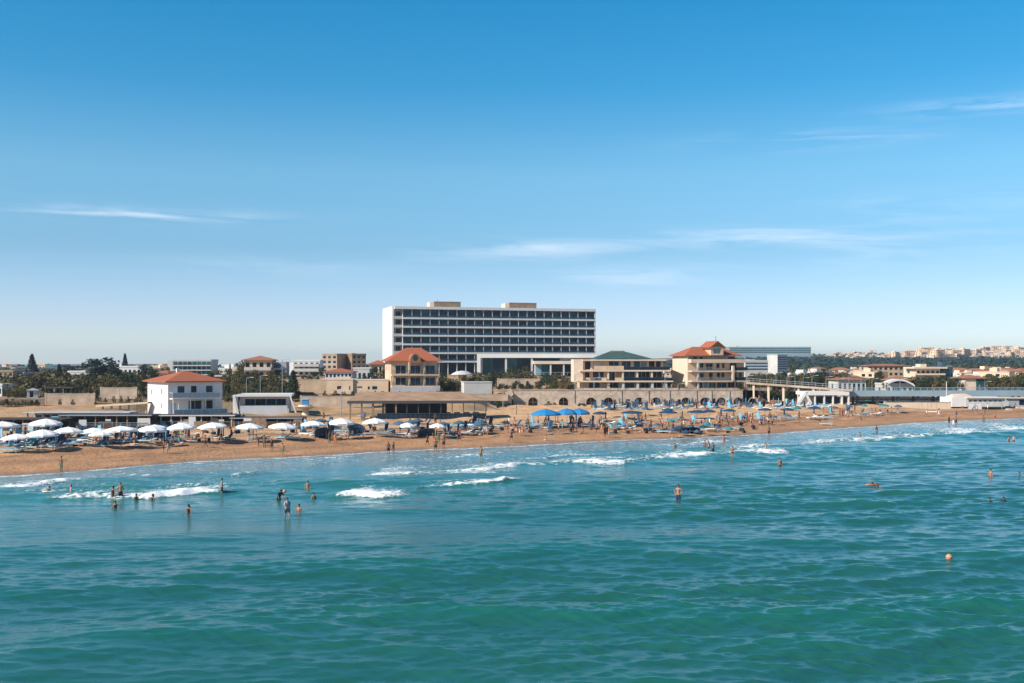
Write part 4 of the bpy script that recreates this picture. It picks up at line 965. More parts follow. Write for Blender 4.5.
mb = wall(0, 44, 214, 398.5, 404, timber, 'low brown fence along the sandy field at far left', 0, .2, name='field_fence', cat='fence')
# pergola behind the long wall
b = Bld('pergola', 'dark roofed pergola standing behind the long concrete wall', 'pergola', 45, 226, 3.4, 3); W = b.w_to(72); h = b.at(387.5)
b.bx('roof', darkw, 0, W, 0, 5, h - .2, h); b.shell(W - .6, 4, h - .21, dark, {}, u0=.3, v0=.8);  # closed near-black block put in as the shade under the roof
for i in range(4): u = (W - .3) * i / 3; b.bx('post', white2, u, u + .2, .1, .3, 0, h - .203)
b = Bld('shed', 'small white shed with grey roof at the left of the long wall', 'shed', 27, 228, 4, 20); W = b.w_to(38); h = b.at(391)
b.shell(W, 3, h, white2, dict(front=[(.5, 1.2, .2, 1.6)])); b.hip(0, W, 0, 3, h, .6, roofgrey, .2)
# ------------------------------------------------------------------ dark beach pavilion
b = Bld('beach_pavilion', 'long open beach pavilion with flat earth coloured roof and dark interior', 'pavilion', 350, 192, 1.3, 4)
W = b.w_to(487); h = b.at(400.5); hb = b.at(396)
rf = M('earth_roof', (.34, .205, .12), .9, .25, .5)
mb = MB(); mb.box(-.3, W + .4, -1.5, 9, h - .35, h); mb.quad((-.3, -1.5, h + .002), (W + .4, -1.5, h + .002), (W * .8, 8.5, hb + .5), (1, 8.5, hb + .5)); mb.quad((W + .4, -1.5, h + .002), (W + .4, 9, h + .002), (W * .8, 8.5, hb + .5)); mb.quad((-.3, -1.5, h + .002), (1, 8.5, hb + .5), (-.3, 9, h + .002)); mb.quad((1, 8.5, hb + .5), (W * .8, 8.5, hb + .5), (W + .4, 9, h), (-.3, 9, h)); b.part('roof', mb, rf)
b.bx('fascia', dmetal, -.35, W + .45, -1.56, -1.503, h - .5, h - .02)
b.shell(b.w_to(447) - b.w_to(382), 7, h - .4, dark, {}, u0=b.w_to(382), v0=1.0, name='interior_shade_block')  # closed near-black block painted as the shade inside the pavilion
for i in range(13): u = (W - .3) * i / 12; b.bx('post', timber if i < 5 else dmetal, u, u + .28 if i < 5 else u + .14, -1.2, -.95, 0, h - .353)
b.bx('deck', timber, 0, W, -2, 8.9, -1, .08); b.bx('counter', dmetal, W * .25, W * .70, -.4, .3, .081, 1.2); b.rail(W * .2, W * .99, -1.8, .08, dmetal, 1.2, .8, gl2, bars=True)
for i in range(9): u = W * (.05 + .105 * i); t = MB(); t.box(u, u + 1.3, .2, 1.0, .8, .86); t.box(u + .55, u + .7, .5, .65, .081, .8); b.part('table', t, white if i in (0, 1, 5) else darkw)
for i in range(5): u = W * (.62 + .07 * i); b.bx('drum', dmetal, u, u + 1.1, 3, 4.1, .081, 1.2)
# ------------------------------------------------------------------ flat beige building behind
b = Bld('beige_building', 'long flat roofed beige building with small dark windows left of the red roofed block', 'building', 325.5, 262, wz(393.5, 262), 0)
W = b.w_to(353); h = b.at(379.8)
b.shell(W, 9, h, cream, dict(front=[(b.w_to(337), b.w_to(341.5), b.at(389.5), b.at(386)), (b.w_to(349), b.w_to(350.5), b.at(390), b.at(386))]), frame=white2)
W2 = b.w_to(388) - W; b.shell(W2, 8, h - .1, cream, dict(front=[(b.w_to(357) - W, b.w_to(362) - W, b.at(388), b.at(386.5)), (b.w_to(367.5) - W, b.w_to(369.5) - W, b.at(389.5), b.at(386.5)), (b.w_to(372) - W, b.w_to(377) - W, b.at(389.5), b.at(386.3))]), u0=W + .003, v0=.5, name='wing')
b.bx('parapet', cream2, -.1, W + .1, -.1, .25, h + .003, h + .35); b.bx('parapet', cream2, W + .12, W + W2, .42, .7, h - .09, h + .2)
# ------------------------------------------------------------------ block with red roof and arched gable (in front of the hotel)
Y = 262; b = Bld('apartment_block', 'cream block with red roof, arched gable and dark balconies before the hotel', 'apartment block', 391, Y, wz(394, Y), 14)
W = b.w_to(437.5); hE = b.at(361.5); D = 11; f1 = b.at(385.8); f2 = b.at(374.4)
ops = []
for a, c in ((395.5, 406), (410, 420.5), (425, 435)): ops += [(b.w_to(a), b.w_to(c), f2 + .15, hE - .9), (b.w_to(a), b.w_to(c), f1 + .15, f2 - .7)]
ops += [(b.w_to(a), b.w_to(c), .3, f1 - .5, gl5) for a, c in ((394, 404), (405, 418), (419, 434))]
b.shell(W, D, hE, cream, dict(front=ops, left=[(3, 3.8, f2 + .8, f2 + 2), (7, 7.8, f1 + .8, f1 + 2), (7, 7.8, f2 + .8, f2 + 2)]), frame=white2)
b.hip(0, W, 0, D, hE, b.at(348.8) - hE + .35, redtile, 1.0, ridge=(W * .40, W * .72))
b.bx('balcony_slab', cream2, 0, W + .3, -1.9, -.003, f1 - .32, f1); b.bx('balcony_slab', cream2, 0, W + .1, -1.9, -.003, f2 - .28, f2)
b.rail(.1, W, -1.85, f2, dmetal, .95, .5, None, bars=True); b.rail(.1, W + .2, -1.85, f1, dmetal, .95, .5, None, bars=True)
for u in (b.w_to(407.5), b.w_to(422.5)): b.bx('pillar', cream, u, u + .45, -1.55, -.9, f1, hE - .1)
for u in (.15, W - .5): b.bx('pillar', cream, u, u + .4, -1.7, -1.3, f1, f2 - .29)
b.bx('plinth', greyl, 0, W + .3, -1.95, -1.7, -.3, f1 - .33)
cx, cw = b.w_to(414), 1.35; mb = MB(); prof = [(cx + cw * math.cos(PI * i / 12), hE - .3 + (b.at(353.5) - hE + .3) * math.sin(PI * i / 12)) for i in range(13)]
mb.f.append(tuple(range(13))[::-1]); mb.v += [(x, -2.0, z_) for x, z_ in prof]; mb.m.append(0)
for i in range(12): (x0, z0), (x1, z1) = prof[i], prof[i + 1]; mb.quad((x0, -2.0, z0), (x1, -2.0, z1), (x1, 4, z1), (x0, 4, z0))
g = b.part('gable', mb, oldtile); g2 = MB(); g2.v = [(cx + .62 * math.cos(2 * PI * i / 14), -2.02, hE + .85 + .75 * math.sin(2 * PI * i / 14)) for i in range(14)]; g2.f = [tuple(range(14))]; g2.m = [0]; g2.build('round_window', gl3, g)
# ------------------------------------------------------------------ white shed beside it
b = Bld('white_shed', 'plain white flat shed between the red roofed block and the hotel garden', 'shed', 464, 255, wz(394, 255), 10); W = b.w_to(492); h = b.at(382.5)
b.shell(W, 5, h, white2, dict(left=[(1, 2, 0, 2)])); b.bx('roof', white, -.1, W + .1, -.1, 5.1, h + .003, h + .15)
mb = MB(); mb.lathe([(3.0, -.6), (2.9, -.4), (1.6, .3), (.1, .5)], 16)
x, y, z = wx(462, 300), 300, wz(372.5, 300); t = thing('shell_canopy', 'pale shallow dome canopy in front of the hotel windows', 'canopy', (x, y, z)); mb.build('canopy', white2, t)
for s in (-2, 2): MB().box(s - .07, s + .07, -.07, .07, -5, -.4).build('pole', metal, t)
# ------------------------------------------------------------------ the hotel
Y = 415; b = Bld('hotel', 'long white eight storey hotel slab with dark glass bands and two roof boxes', 'hotel', 403, Y, 6.0, 15.8)
W = b.w_to(595); T = b.at(306.3); L_ = [b.at(p) for p in (309.3, 318.0, 326.7, 335.5, 344.3, 353.0, 361.6)]; D = 24
b.bx('end_wall', white, -3.9, -3.3, 1.0, D, 0, T + .1)
b.shell(W + 3.2, D - 3, T - .9, white2, {}, u0=-3.3, v0=3.05, name='body')
b.bx('roof_slab', white, -3.2, W + .3, -.15, D + .2, T - 1.0, T); 
for i, zl in enumerate(L_[1:]):
    b.bx('floor_slab', white, 0, W + .25, 0, 3.0, zl - .35, zl + .32)
    b.bx('corner_balcony', white2, -3.2, -.05, .8, 3.0, zl - .3, zl + .75); b.bx('corner_window', gl2, -2.2, -.4, 3.0, 3.03, zl + .9, zl + 2.6)
NB = 22; k = 0; rest = MB()
tops = [T - 1.0] + [zl - .35 for zl in L_[1:]]; bots = [zl + .32 for zl in L_[1:]] + [.2]
for i in range(7):
    for j in range(NB):
        u0, u1 = W * j / NB + .13, W * (j + 1) / NB - .13; z0, z1 = bots[i] + .003, tops[i] - .003
        pos = (u0, u1, 1.7, 1.78, z0, z1)
        if i < 5 and k < 100:
            wn = MB().box(*pos).build('window', random.choice([gl1, gl1, gl2, gl4 if random.random() < .25 else gl1]), b.t); k += 1
            MB().box(u0, u1, 1.62, 1.69, z0 + .9, z0 + .98).build('handrail', dmetal, wn)
        elif not (i == 6 and j < 0): rest.box(*pos)
o = b.part('lower_window', rest, gl2); o['kind'] = 'stuff'
for j in range(NB + 1): u = W * j / NB; b.bx('fin', greyl, u - .045, u + .045, .16, 1.69, .2, T - 1.003)
for i in range(6): b.bx('glass_railing', gl1, .1, W, .18, .21, L_[i + 1] + .33, L_[i + 1] + 1.15)
b.bx('side_wall', white2, W + .02, W + .3, 0.001, 3.0, .2, T - 1.003)
for a, c, dpt in ((438.5, 465.5, 7), (515, 542.5, 7)):
    u0, u1 = b.w_to(a), b.w_to(c); rb = b.bx('roof_box', brown, u0, u1, 8, 14, T, b.at(300.2)); MB().box(u0 - 1.7, u0 - .003, 8.2, 13.8, T, b.at(300.5)).build('stair_head_and_lit_side', cream2, rb)  # cream block left of each box paints its sunlit side
    MB().box(u0 - .1, u1 + .1, 7.9, 14.1, b.at(300.2) + .003, b.at(299.6)).build('cap', tan, rb)
mb = MB(); u = b.w_to(443); mb.bar((u, 10, T + 2.5), (u, 10, T + 3.4), .1); b.part('antenna', mb, dmetal)
# podium: white portal frame and lower wing
b = Bld('hotel_podium', 'white portal framed podium with tall glazing at the foot of the hotel', 'building', 477, 385, wz(375, 385), 2)
W = b.w_to(597); h = b.at(354); h2 = b.at(357.8)
b.bx('beam', white, 0, W, 0, 12, h2, h); b.bx('end_pier', white, 0, b.w_to(480.5), .001, 8, 0, h2 - .003)
for a in (480.5, 505, 531): u = b.w_to(a); b.bx('column', white2, u + .01, u + .7, .4, 1.1, 0, h2 - .003)
mb = []
for a, c, g in ((482, 493, gl3), (493.3, 505, gl2), (506, 517, gl3), (517.3, 531, gl2), (532, 560, gl1)):
    b.bx('window', g, b.w_to(a), b.w_to(c), 2.5, 2.6, .05, h2 - .004)
b.bx('rear_wall', greyl, .1, W, 2.7, 11, 0, h2 - .004)
W1 = b.w_to(533); W2_ = b.w_to(578); h3 = b.at(361); b.bx('lower_beam', cream2, W1, W2_, -5, 2.3, b.at(364), h3)
for a in (533.5, 549, 562): u = b.w_to(a); b.bx('column', white2, u, u + .5, -4.7, -4.2, 0, b.at(364) - .003)
for a, c, g in ((535, 541, gl5), (541.3, 549, gl3), (550.5, 562, dark), (563.5, 573, gl2)): b.bx('window', g, b.w_to(a), b.w_to(c), -2, -1.9, 0, b.at(364) - .004)
b.rail(b.w_to(500), W2_, -6.5, 0, greyl, 1.0, 2)
# ------------------------------------------------------------------ green roofed block
Y = 267; z = 4.55; b = Bld('apartment_block', 'cream three storey block with green hipped roof above the arched seawall', 'apartment block', 583, Y, z, 3)
W = b.w_to(663); f1 = b.at(380.6); f2 = b.at(370.0); f3 = b.at(359.5); Wd = b.w_to(669); D = 13
u_ = b.w_to
ops = [(u_(589), u_(600), .15, f1 - .5), (u_(601.5), u_(606), .15, f1 - .5, cream2), (u_(608), u_(618.5), .15, f1 - .5), (u_(622), u_(634.5), .15, f1 - .5), (u_(637), u_(649.5), .15, f1 - .5), (u_(652), u_(662), .15, f1 - .5, dark),
       (u_(585), u_(590), f1 + .1, f2 - .5, dark), (u_(593), u_(599), f1 + .1, f2 - .4, gl4), (u_(600), u_(604), f1 + .1, f2 - .4), (u_(608), u_(615), f1 + .1, f2 - .4), (u_(616), u_(622), f1 + .1, f2 - .4, beige), (u_(624), u_(635), f1 + .1, f2 - .4), (u_(638), u_(650), f1 + .1, f2 - .4), (u_(652), u_(662), f1 + .1, f2 - .4, gl2),
       (u_(585), u_(591), f2 + .1, f3 - .4, dark), (u_(593), u_(602), f2 + .1, f3 - .4, white2), (u_(609), u_(619), f2 + .1, f3 - .4), (u_(622), u_(631), f2 + .1, f3 - .4), (u_(634), u_(640.5), f2 + .1, f3 - .4), (u_(641), u_(647), f2 + .1, f3 - .4, gl5), (u_(649), u_(655), f2 + .1, f3 - .4, dark), (u_(656), u_(661), f2 + .1, f3 - .4, gl2)]
b.shell(W, D, f3 - .31, cream, dict(front=ops), frame=white2, rec=.5)
b.bx('roof_slab', cream2, -.2, W + .6, -1.6, D, f3 - .3, f3)
b.bx('end_wall', cream2, u_(573.6), -.02, -.4, 6, b.at(382), f3 + .05)
b.bx('floor_slab', cream2, -2.0, Wd + .6, -2.2, -.003, f1 - .34, f1); b.bx('floor_slab', cream2, -1, Wd, -2.0, -.003, f2 - .34, f2)
for a, c, f in ((593, 606, f2), (606.2, 622.5, f2), (600.5, 605.5, f1), (614, 622.5, f1), (585, 589, f1)): b.bx('parapet', cream, u_(a), u_(c), -2.03, -1.8, f - .01, f + (1.0 if f == f2 else .75))
b.rail(u_(623), Wd - .1, -1.95, f2, dmetal, .8, .8, gl2); b.rail(u_(590), u_(600), -2.1, f1, metal, .8, .8, None, bars=True); b.rail(u_(623), Wd + .4, -2.1, f1, dmetal, .8, .8, gl2)
for a in (606.5, 621, 635.5, 650, 663.5):
    b.bx('column', greyl if a > 620 else cream, u_(a), u_(a) + .55, -1.9, -1.3, 0, f1 - .343); b.bx('column', cream2, u_(a), u_(a) + .4, -1.7, -1.25, f1 + .002, f2 - .343)
b.bx('column', cream2, u_(668), u_(668) + .35, -1.7, -1.3, f1 + .002, f2 - .343)
b.hip(u_(597), u_(652), 1.0, D - 1, f3 + .02, b.at(351) - f3, M('dull_green_roof', (.04, .082, .075), .7, .3, .8), .3, ridge=(u_(614), u_(628)))
b.bx('roof_vent', timber, u_(614), u_(628), D / 2 - .6, D / 2 + .6, b.at(351.8), b.at(350.4))
b.bx('parapet', stone, u_(574), Wd + 3, -3.8, -3.5, 0, .75)
# ------------------------------------------------------------------ turreted block
b = Bld('apartment_block', 'cream block with terracotta roof and a small gabled turret above the arched seawall', 'apartment block', 688.5, Y, z, 14)
u_ = b.w_to; W = u_(744); f1 = b.at(380.6); f2 = b.at(370.6); f3 = b.at(361.5); hE = b.at(356); D = 9.5
ops = [(u_(696), u_(703), .15, f1 - .5), (u_(704), u_(708), .15, f1 - .5, gl5), (u_(709), u_(716), .15, f1 - .5, gl3), (u_(717), u_(727), .15, f1 - .5), (u_(728), u_(735), .15, f1 - .5, gl2), (u_(736), u_(742), .15, f1 - .5, gl2),
       (u_(697), u_(704), f1 + .6, f2 - .6), (u_(709), u_(713), f1 + .2, f2 - .5, gl2), (u_(717), u_(720.5), f1 + .6, f2 - .5), (u_(721.5), u_(725), f1 + .6, f2 - .5), (u_(732), u_(737), f1 + .1, f2 - .5), (u_(739), u_(742), f1 + .1, f2 - .5),
       (u_(697), u_(704), f2 + .5, f3 - .4), (u_(706), u_(713), f2 + .2, f3 - .4, gl2), (u_(716.5), u_(720), f2 + .6, f3 - .4), (u_(722), u_(725), f2 + .6, f3 - .4), (u_(730), u_(737), f2 + .1, f3 - .3)]
b.shell(W, D, f3, cream, dict(front=ops, left=[(2, 2.6, f2, f2 + 1.2), (6.5, 7.1, f2, f2 + 1.2), (6.5, 7.1, f1, f1 + 1), (2, 2.5, f1, f1 + 1)]), frame=white2, rec=.4)
b.shell(W - 2.5, D - 3, hE - f3, cream2, dict(front=[(u_(695), u_(699), .1, hE - f3 - .2, gl2), (u_(701), u_(705), .1, hE - f3 - .2, gl1), (u_(730), u_(737), .1, hE - f3 - .2, gl1)]), u0=.2, v0=1.5, z0=f3 + .003, name='attic')
b.bx('left_gable_wall', cream2, -.25, -.003, 0, D, 0, hE)
b.hip(-.2, W - 1.5, .5, D - .5, hE + .003, b.at(346.5) - hE, redtile, .9, ridge=(u_(700), u_(728)))
for f in (f1, f2): b.bx('balcony_slab', cream2, 0, W + .6, -2, -.003, f - .32, f)
b.bx('balcony_slab', cream2, 0, W - .5, -1.6, -.003, f3 - .3, f3 + .55)
b.rail(.2, u_(728), -1.95, f1, metal, .85, .7, None, bars=True); b.rail(u_(728.6), W, -1.95, f1, dmetal, .85, .7, gl2); b.rail(.2, u_(712), -1.95, f2, metal, .85, .7, None, bars=True); b.rail(u_(728.6), W, -1.95, f2, dmetal, .85, .7, gl2)
b.bx('pier', cream2, u_(728.5), u_(730.5), -2.2, -1.6, f1, f2 + 1.2)
for a in (694.5,): b.bx('column', white2, u_(a), u_(a) + .45, -1.8, -1.4, f1, f2 - .322); b.bx('column', white2, u_(a), u_(a) + .45, -1.8, -1.4, f2 + .002, f3 - .31)
b.bx('column', white2, u_(694.5), u_(694.5) + .45, -1.8, -1.4, 0, f1 - .322)
# turret
t0, t1 = u_(709.5), u_(722); zc = b.at(355.2); ze = b.at(347.0); zp = b.at(340.8)
tur = b.shell(t1 - t0, 4, ze - zc, cream, dict(front=[((t1 - t0) * .22, (t1 - t0) * .45, .4, ze - zc - .3, gl5), ((t1 - t0) * .5, (t1 - t0) * .78, .4, ze - zc - .3, gl5)]), u0=t0, v0=-.8, z0=zc, name='turret', rec=.15)
mb = MB(); cxx = (t0 + t1) / 2
mb.quad((t0 - .5, -1.3, ze - .1), (cxx, -1.3, zp), (cxx, 5.5, zp), (t0 - .5, 5.5, ze - .1)); mb.quad((t1 + .5, -1.3, ze - .1), (t1 + .5, 5.5, ze - .1), (cxx, 5.5, zp), (cxx, -1.3, zp)); mb.quad((t0 - .5, -1.3, ze - .35), (cxx, -1.3, zp - .25), (cxx, 5.5, zp - .25), (t0 - .5, 5.5, ze - .35)); mb.quad((t1 + .5, -1.3, ze - .35), (t1 + .5, 5.5, ze - .35), (cxx, 5.5, zp - .25), (cxx, -1.3, zp - .25))
mb.quad((t0 - .5, -1.3, ze - .35), (cxx, -1.3, zp - .25), (cxx, -1.3, zp), (t0 - .5, -1.3, ze - .1)); mb.quad((t1 + .5, -1.3, ze - .35), (t1 + .5, -1.3, ze - .1), (cxx, -1.3, zp), (cxx, -1.3, zp - .25)); mb.build('turret_roof', redtile, tur)
MB().quad((t0, -.8, ze), (t1, -.8, ze), (cxx, -.8, zp - .3)).build('gable', brown, tur)
mb = MB(); mb.bar((cxx, 0, zp), (cxx, 0, zp + .9), .07); mb.ball((cxx, 0, zp + .95), .13, 6, 4); mb.build('weather_vane', dmetal, tur)
b.bx('parapet', stone, -3.5, W + 5.5, -3.8, -3.5, 0, .75)
# ------------------------------------------------------------------ arched seawall
Y = 262; zb = -.2; x0, x1 = wx(513, Y), wx(768, Y); zt = wz(390.4, Y); ar = [533, 563.6, 591, 608.6, 639, 656, 686, 704.8, 721.4, 738.2, 753.7]
t = thing('seawall', 'long grey masonry seawall with a row of arched openings at the back of the beach', 'seawall', (x0, Y, 0))
mb = MB(); r = 1.12; spring = wz(402.2, Y) ; cur = 0; th = 1.1
def q(a, b_, c, d, y=0): mb.quad((a, y, b_), (c, y, b_), (c, y, d), (a, y, d))
for i, p in enumerate(ar):
    c = wx(p, Y) - x0; q(cur, zb, c - r, zt); q(c - r, zb, c - r + .0, zt)
    N = 12; P = [(c - r * math.cos(PI * k / N), spring + r * math.sin(PI * k / N)) for k in range(N + 1)]
    for k in range(N):
        (a0, b0), (a1, b1) = P[k], P[k + 1]; mb.quad((a0, 0, b0), (a1, 0, b1), (a1, 0, zt), (a0, 0, zt)); mb.quad((a0, 0, b0), (a0, th, b0), (a1, th, b1), (a1, 0, b1))
    for s in (-r, r): mb.quad((c + s, 0, zb), (c + s, th, zb), (c + s, th, spring), (c + s, 0, spring))
    cur = c + r
    g = MB(); g.v = [(c - r, th - .02, zb)] + [(a, th - .02, z_) for a, z_ in P] + [(c + r, th - .02, zb)]; g.f = [tuple(range(len(g.v)))]; g.m = [0]
    o = g.build('arched_window', random.choice([gl2, dark, darkw, gl1]), t)
    MB().box(c - .07, c + .07, th - .12, th - .03, zb, spring + r - .05).build('mullion', cream if i % 2 else concrete, o); MB().box(c - r, c + r, th - .12, th - .04, spring - .05, spring + .05).build('transom', concrete, o)
    vs_ = MB(); 
    for k in range(N):
        (a0, b0), (a1, b1) = P[k], P[k + 1]; f_ = 1.16
        A0, B0, A1, B1 = c + (a0 - c) * f_, spring + (b0 - spring) * f_, c + (a1 - c) * f_, spring + (b1 - spring) * f_
        vs_.quad((a0, -.04, b0), (a1, -.04, b1), (A1, -.04, B1), (A0, -.04, B0))
    vs_.build('arch_surround', concrete, t)
q(cur, zb, x1 - x0 - 6, zt); mb.quad((x1 - x0 - 6, 0, zb), (x1 - x0, 0, zb), (x1 - x0 - 6, 0, zt)); mb.quad((0, 1.75, zt), (x1 - x0 - 6, 1.75, zt), (x1 - x0 - 6, 0, zt), (0, 0, zt)); mb.quad((0, 0, zb), (0, 0, zt), (0, .6, zt), (0, .6, zb))
mb.build('wall', stone, t); MB().box(-.2, x1 - x0 - 5.9, -.12, .5, zt + .003, zt + .16).build('coping', concrete, t)
for p in (575, 622, 649, 670, 697, 712, 730, 746): c = wx(p, Y) - x0; MB().box(c - .05, c + .05, -.1, -.03, zb + 2, zt - .1).build('drain_pipe', dmetal, t)
for p, w_ in ((513, 0),):   # slanted stair wall at the left end
    t = thing('stone_stair', 'sloping stone stair wall going down left from the end of the seawall', 'stairs', (x0 - .3, Y - .3, 0)); mb = MB(); Ls = x0 - wx(488, 246)
    n_ = 12; top = zt
    for i in range(n_): mb.box(-(i + 1) * Ls / n_, -i * Ls / n_ - .002, -1.6, 0, zb, top - (i + 1) * (top - 1.6) / n_)
    mb.build('steps', stone, t); mb = MB(); mb.quad((0, .02, zb), (0, .02, top + .4), (-Ls, .02, 2.0), (-Ls, .02, zb)); mb.quad((0, .3, zb), (-Ls, .3, zb), (-Ls, .3, 2.0), (0, .3, top + .4)); mb.quad((0, .02, top + .4), (0, .3, top + .4), (-Ls, .3, 2.0), (-Ls, .02, 2.0)); mb.build('side_wall', stone, t)
# ------------------------------------------------------------------ sloping walkway, beach club, long grey walkway
def deckway(name, label, cat, P0, P1, th, wd, mat, n_, postmat, railm, rh=.9, side=None):
    P0 = Vector(P0); P1 = Vector(P1); t = thing(name, label, cat, tuple(P0)); d = P1 - P0; ang = math.atan2(d.y, d.x); t.rotation_euler.z = ang; Ln = math.hypot(d.x, d.y); dz = d.z
    def slab(y0, y1, a, b_, nm, m):
        mb = MB(); P = [(0, y0, a), (Ln, y0, a + dz), (Ln, y1, a + dz), (0, y1, a), (0, y0, b_), (Ln, y0, b_ + dz), (Ln, y1, b_ + dz), (0, y1, b_)]
        mb.v = P; mb.f = [(3, 2, 1, 0), (4, 5, 6, 7), (0, 1, 5, 4), (1, 2, 6, 5), (2, 3, 7, 6), (3, 0, 4, 7)]; mb.m = [0] * 6; return mb.build(nm, m, t)
    slab(0, wd, -th, 0, 'deck', mat)
    if side: slab(-.12, -.003, -side, .12, 'side_panel', mat)
    for i in range(n_ + 1):
        u = Ln * (i + .5) / (n_ + 1); zt_ = dz * u / Ln - th - .004
        for v in (.4, wd - .8): MB().box(u - .25, u + .25, v, v + .5, -P0.z - .5, zt_).build('pillar', postmat, t)
    for v in (.02, wd - .06):
        mb = MB(); mb.v = []; 
        mb.bar((0, v, rh), (Ln, v, dz + rh), .06); mb.bar((0, v, rh * .5), (Ln, v, dz + rh * .5), .04)
        for i in range(int(Ln / 1.6) + 1): u = min(Ln, i * 1.6); mb.bar((u, v, dz * u / Ln), (u, v, dz * u / Ln + rh), .05)
        mb.build('railing', railm, t)
    return t
Ya = 268; deckway('walkway', 'pale sloping walkway on concrete piers leading right from the turreted block', 'walkway', (wx(746, 262), 262, wz(382.0, 262)), (wx(852, 256), 256, wz(389.6, 256)), .45, 3, concrete, 6, cream2, metal)
bluegrey = M('blue_grey_panel', (.27, .36, .41), .5, .12, .15)
deckway('walkway', 'long blue grey elevated walkway running level to the right edge', 'walkway', (wx(848, 258), 258, wz(391.0, 258)), (wx(1110, 262), 262, wz(390.6, 262)), .5, 4, bluegrey, 12, dmetal, bluegrey, .7, side=1.25)
for i in range(6):
    px = random.uniform(860, 1022); Yq = 260 + random.uniform(0, 1); fem = random.random() < .5; fit, w_ = outfit(fem)
    person(wx(px, Yq), Yq, wz(391, Yq) + .02, random.choice(['standing', 'walking']), fem, random.uniform(-180, 180), fit, random.choice([0, 1]), random.choice([0, 1]), f'{"woman" if fem else "man"} in {w_} on the long grey walkway', px, 'people on the walkway')
b = Bld('beach_club', 'white beach club with flat roof beam, four square openings and sloping left end', 'beach club', 813, 250, 1.2, 0); W = u = b.w_to(848.5); h = b.at(391.8); h1 = b.at(395.2); u_ = b.w_to
b.bx('roof_beam', white, u_(806), W, -.6, 9, h1, h)
for a in (814, 823.3, 832, 841, 847.6): b.bx('column', white, u_(a), u_(a) + .32, -.4, 0, 0, h1 - .003)
for a, c in ((815, 823), (824.2, 831.8), (833, 840.8), (842, 847.5)): o = b.bx('window', gl2, u_(a), u_(c), .6, .7, .9, h1 - .4); 
b.bx('low_wall', white2, 0, W, .3, .5, 0, .85); b.bx('rear_wall', greyl, 0, W, 8.5, 8.9, 0, h1 - .004)
mb = MB(); mb.bar((u_(806), -.3, h1), (u_(813), -.3, 0), .5); mb.bar((u_(798), -.3, 1.0), (u_(806), -.3, h), .6); mb.quad((u_(796), 0, 0), (u_(813), 0, 0), (u_(806), 0, h - .1), (u_(800), 0, h - .6)); b.part('sloping_end', mb, white)
# cafe and parked things beneath the long walkway
b = Bld('glass_cafe', 'dim glazed cafe row in the shade beneath the long grey walkway', 'cafe', 850, 268, 1.8, 0); W = b.w_to(952); h = b.at(397.2); nb = 18
b.shell(W, 6, h, darkw, dict(front=[(W * (i + .1) / nb, W * (i + .86) / nb, .4, h - .5, random.choice([gl1, gl2, gl4, brown, dark])) for i in range(nb)]), frame=dmetal)
for i in range(8): b.bx('awning', tealc if i in (1, 3) else slateb, W * (.02 + .12 * i), W * (.10 + .12 * i), -2.6, -.003, h - .9, h - .8)
b = Bld('white_pavilion', 'white flat pavilion with a long window strip behind the right beach', 'pavilion', 952, 246, 1.5, 0); u_ = b.w_to; h = b.at(397.5); Wl = u_(966); W = u_(1005)
b.shell(Wl, 7, h, white, {}, name='left_block'); b.shell(W - Wl - .01, 6, b.at(398.2), white2, dict(front=[(u_(968) - Wl + .15 + i * (u_(1003) - u_(968)) / 7, u_(968) - Wl + (i + .85) * (u_(1003) - u_(968)) / 7, b.at(402.5), b.at(400), gl2 if i < 3 else gl4) for i in range(7)]), u0=Wl + .005, frame=white)
b.bx('roof', white, Wl + .01, W + .3, -.5, 6.2, b.at(398.2) + .003, b.at(397.2)); mb = MB(); mb.quad((.8, 1, h), (u_(977), 1, h), (u_(974), 5, h + .75), (2, 5, h + .65)); mb.quad((.8, 1, h), (2, 5, h + .65), (1, 6.5, h)); mb.quad((u_(977), 1, h), (u_(977), 6.5, h), (u_(974), 5, h + .75)); b.part('raised_roof', mb, cream2)
b.rail(Wl, W, -1.8, .2, white, 1.0, 1.2, white2)
b = Bld('grey_hall', 'blue grey flat roofed hall at the right edge behind the beach', 'hall', 1006, 250, 1.2, 0); b.shell(b.w_to(1060), 6, b.at(398.5), greyr, dict(front=[(3, 6, .5, 1.8), (8, 11, .5, 1.8)])); b.bx('roof', white2, -.2, b.w_to(1060), -.4, 6.2, b.at(398.5) + .003, b.at(397.8))
for a, c in ((922, 928), (931, 937), (968, 975), (975.5, 982)):
    Yq = 243 if a < 940 else 240; x, y, z = wx(a, Yq), Yq, tz(wx(a, Yq), Yq); t = thing('windbreak', 'white windbreak panel on the sand', 'windbreak', (x, y, z), 0, 'white windbreak panels', a); W = wx(c, Yq) - x
    MB().box(.06, W - .06, .02, .05, .2, 1.35).build('panel', white, t)
    for u in (0, W - .06): MB().box(u, u + .06, 0, .06, 0, 1.45).build('post', metal, t)
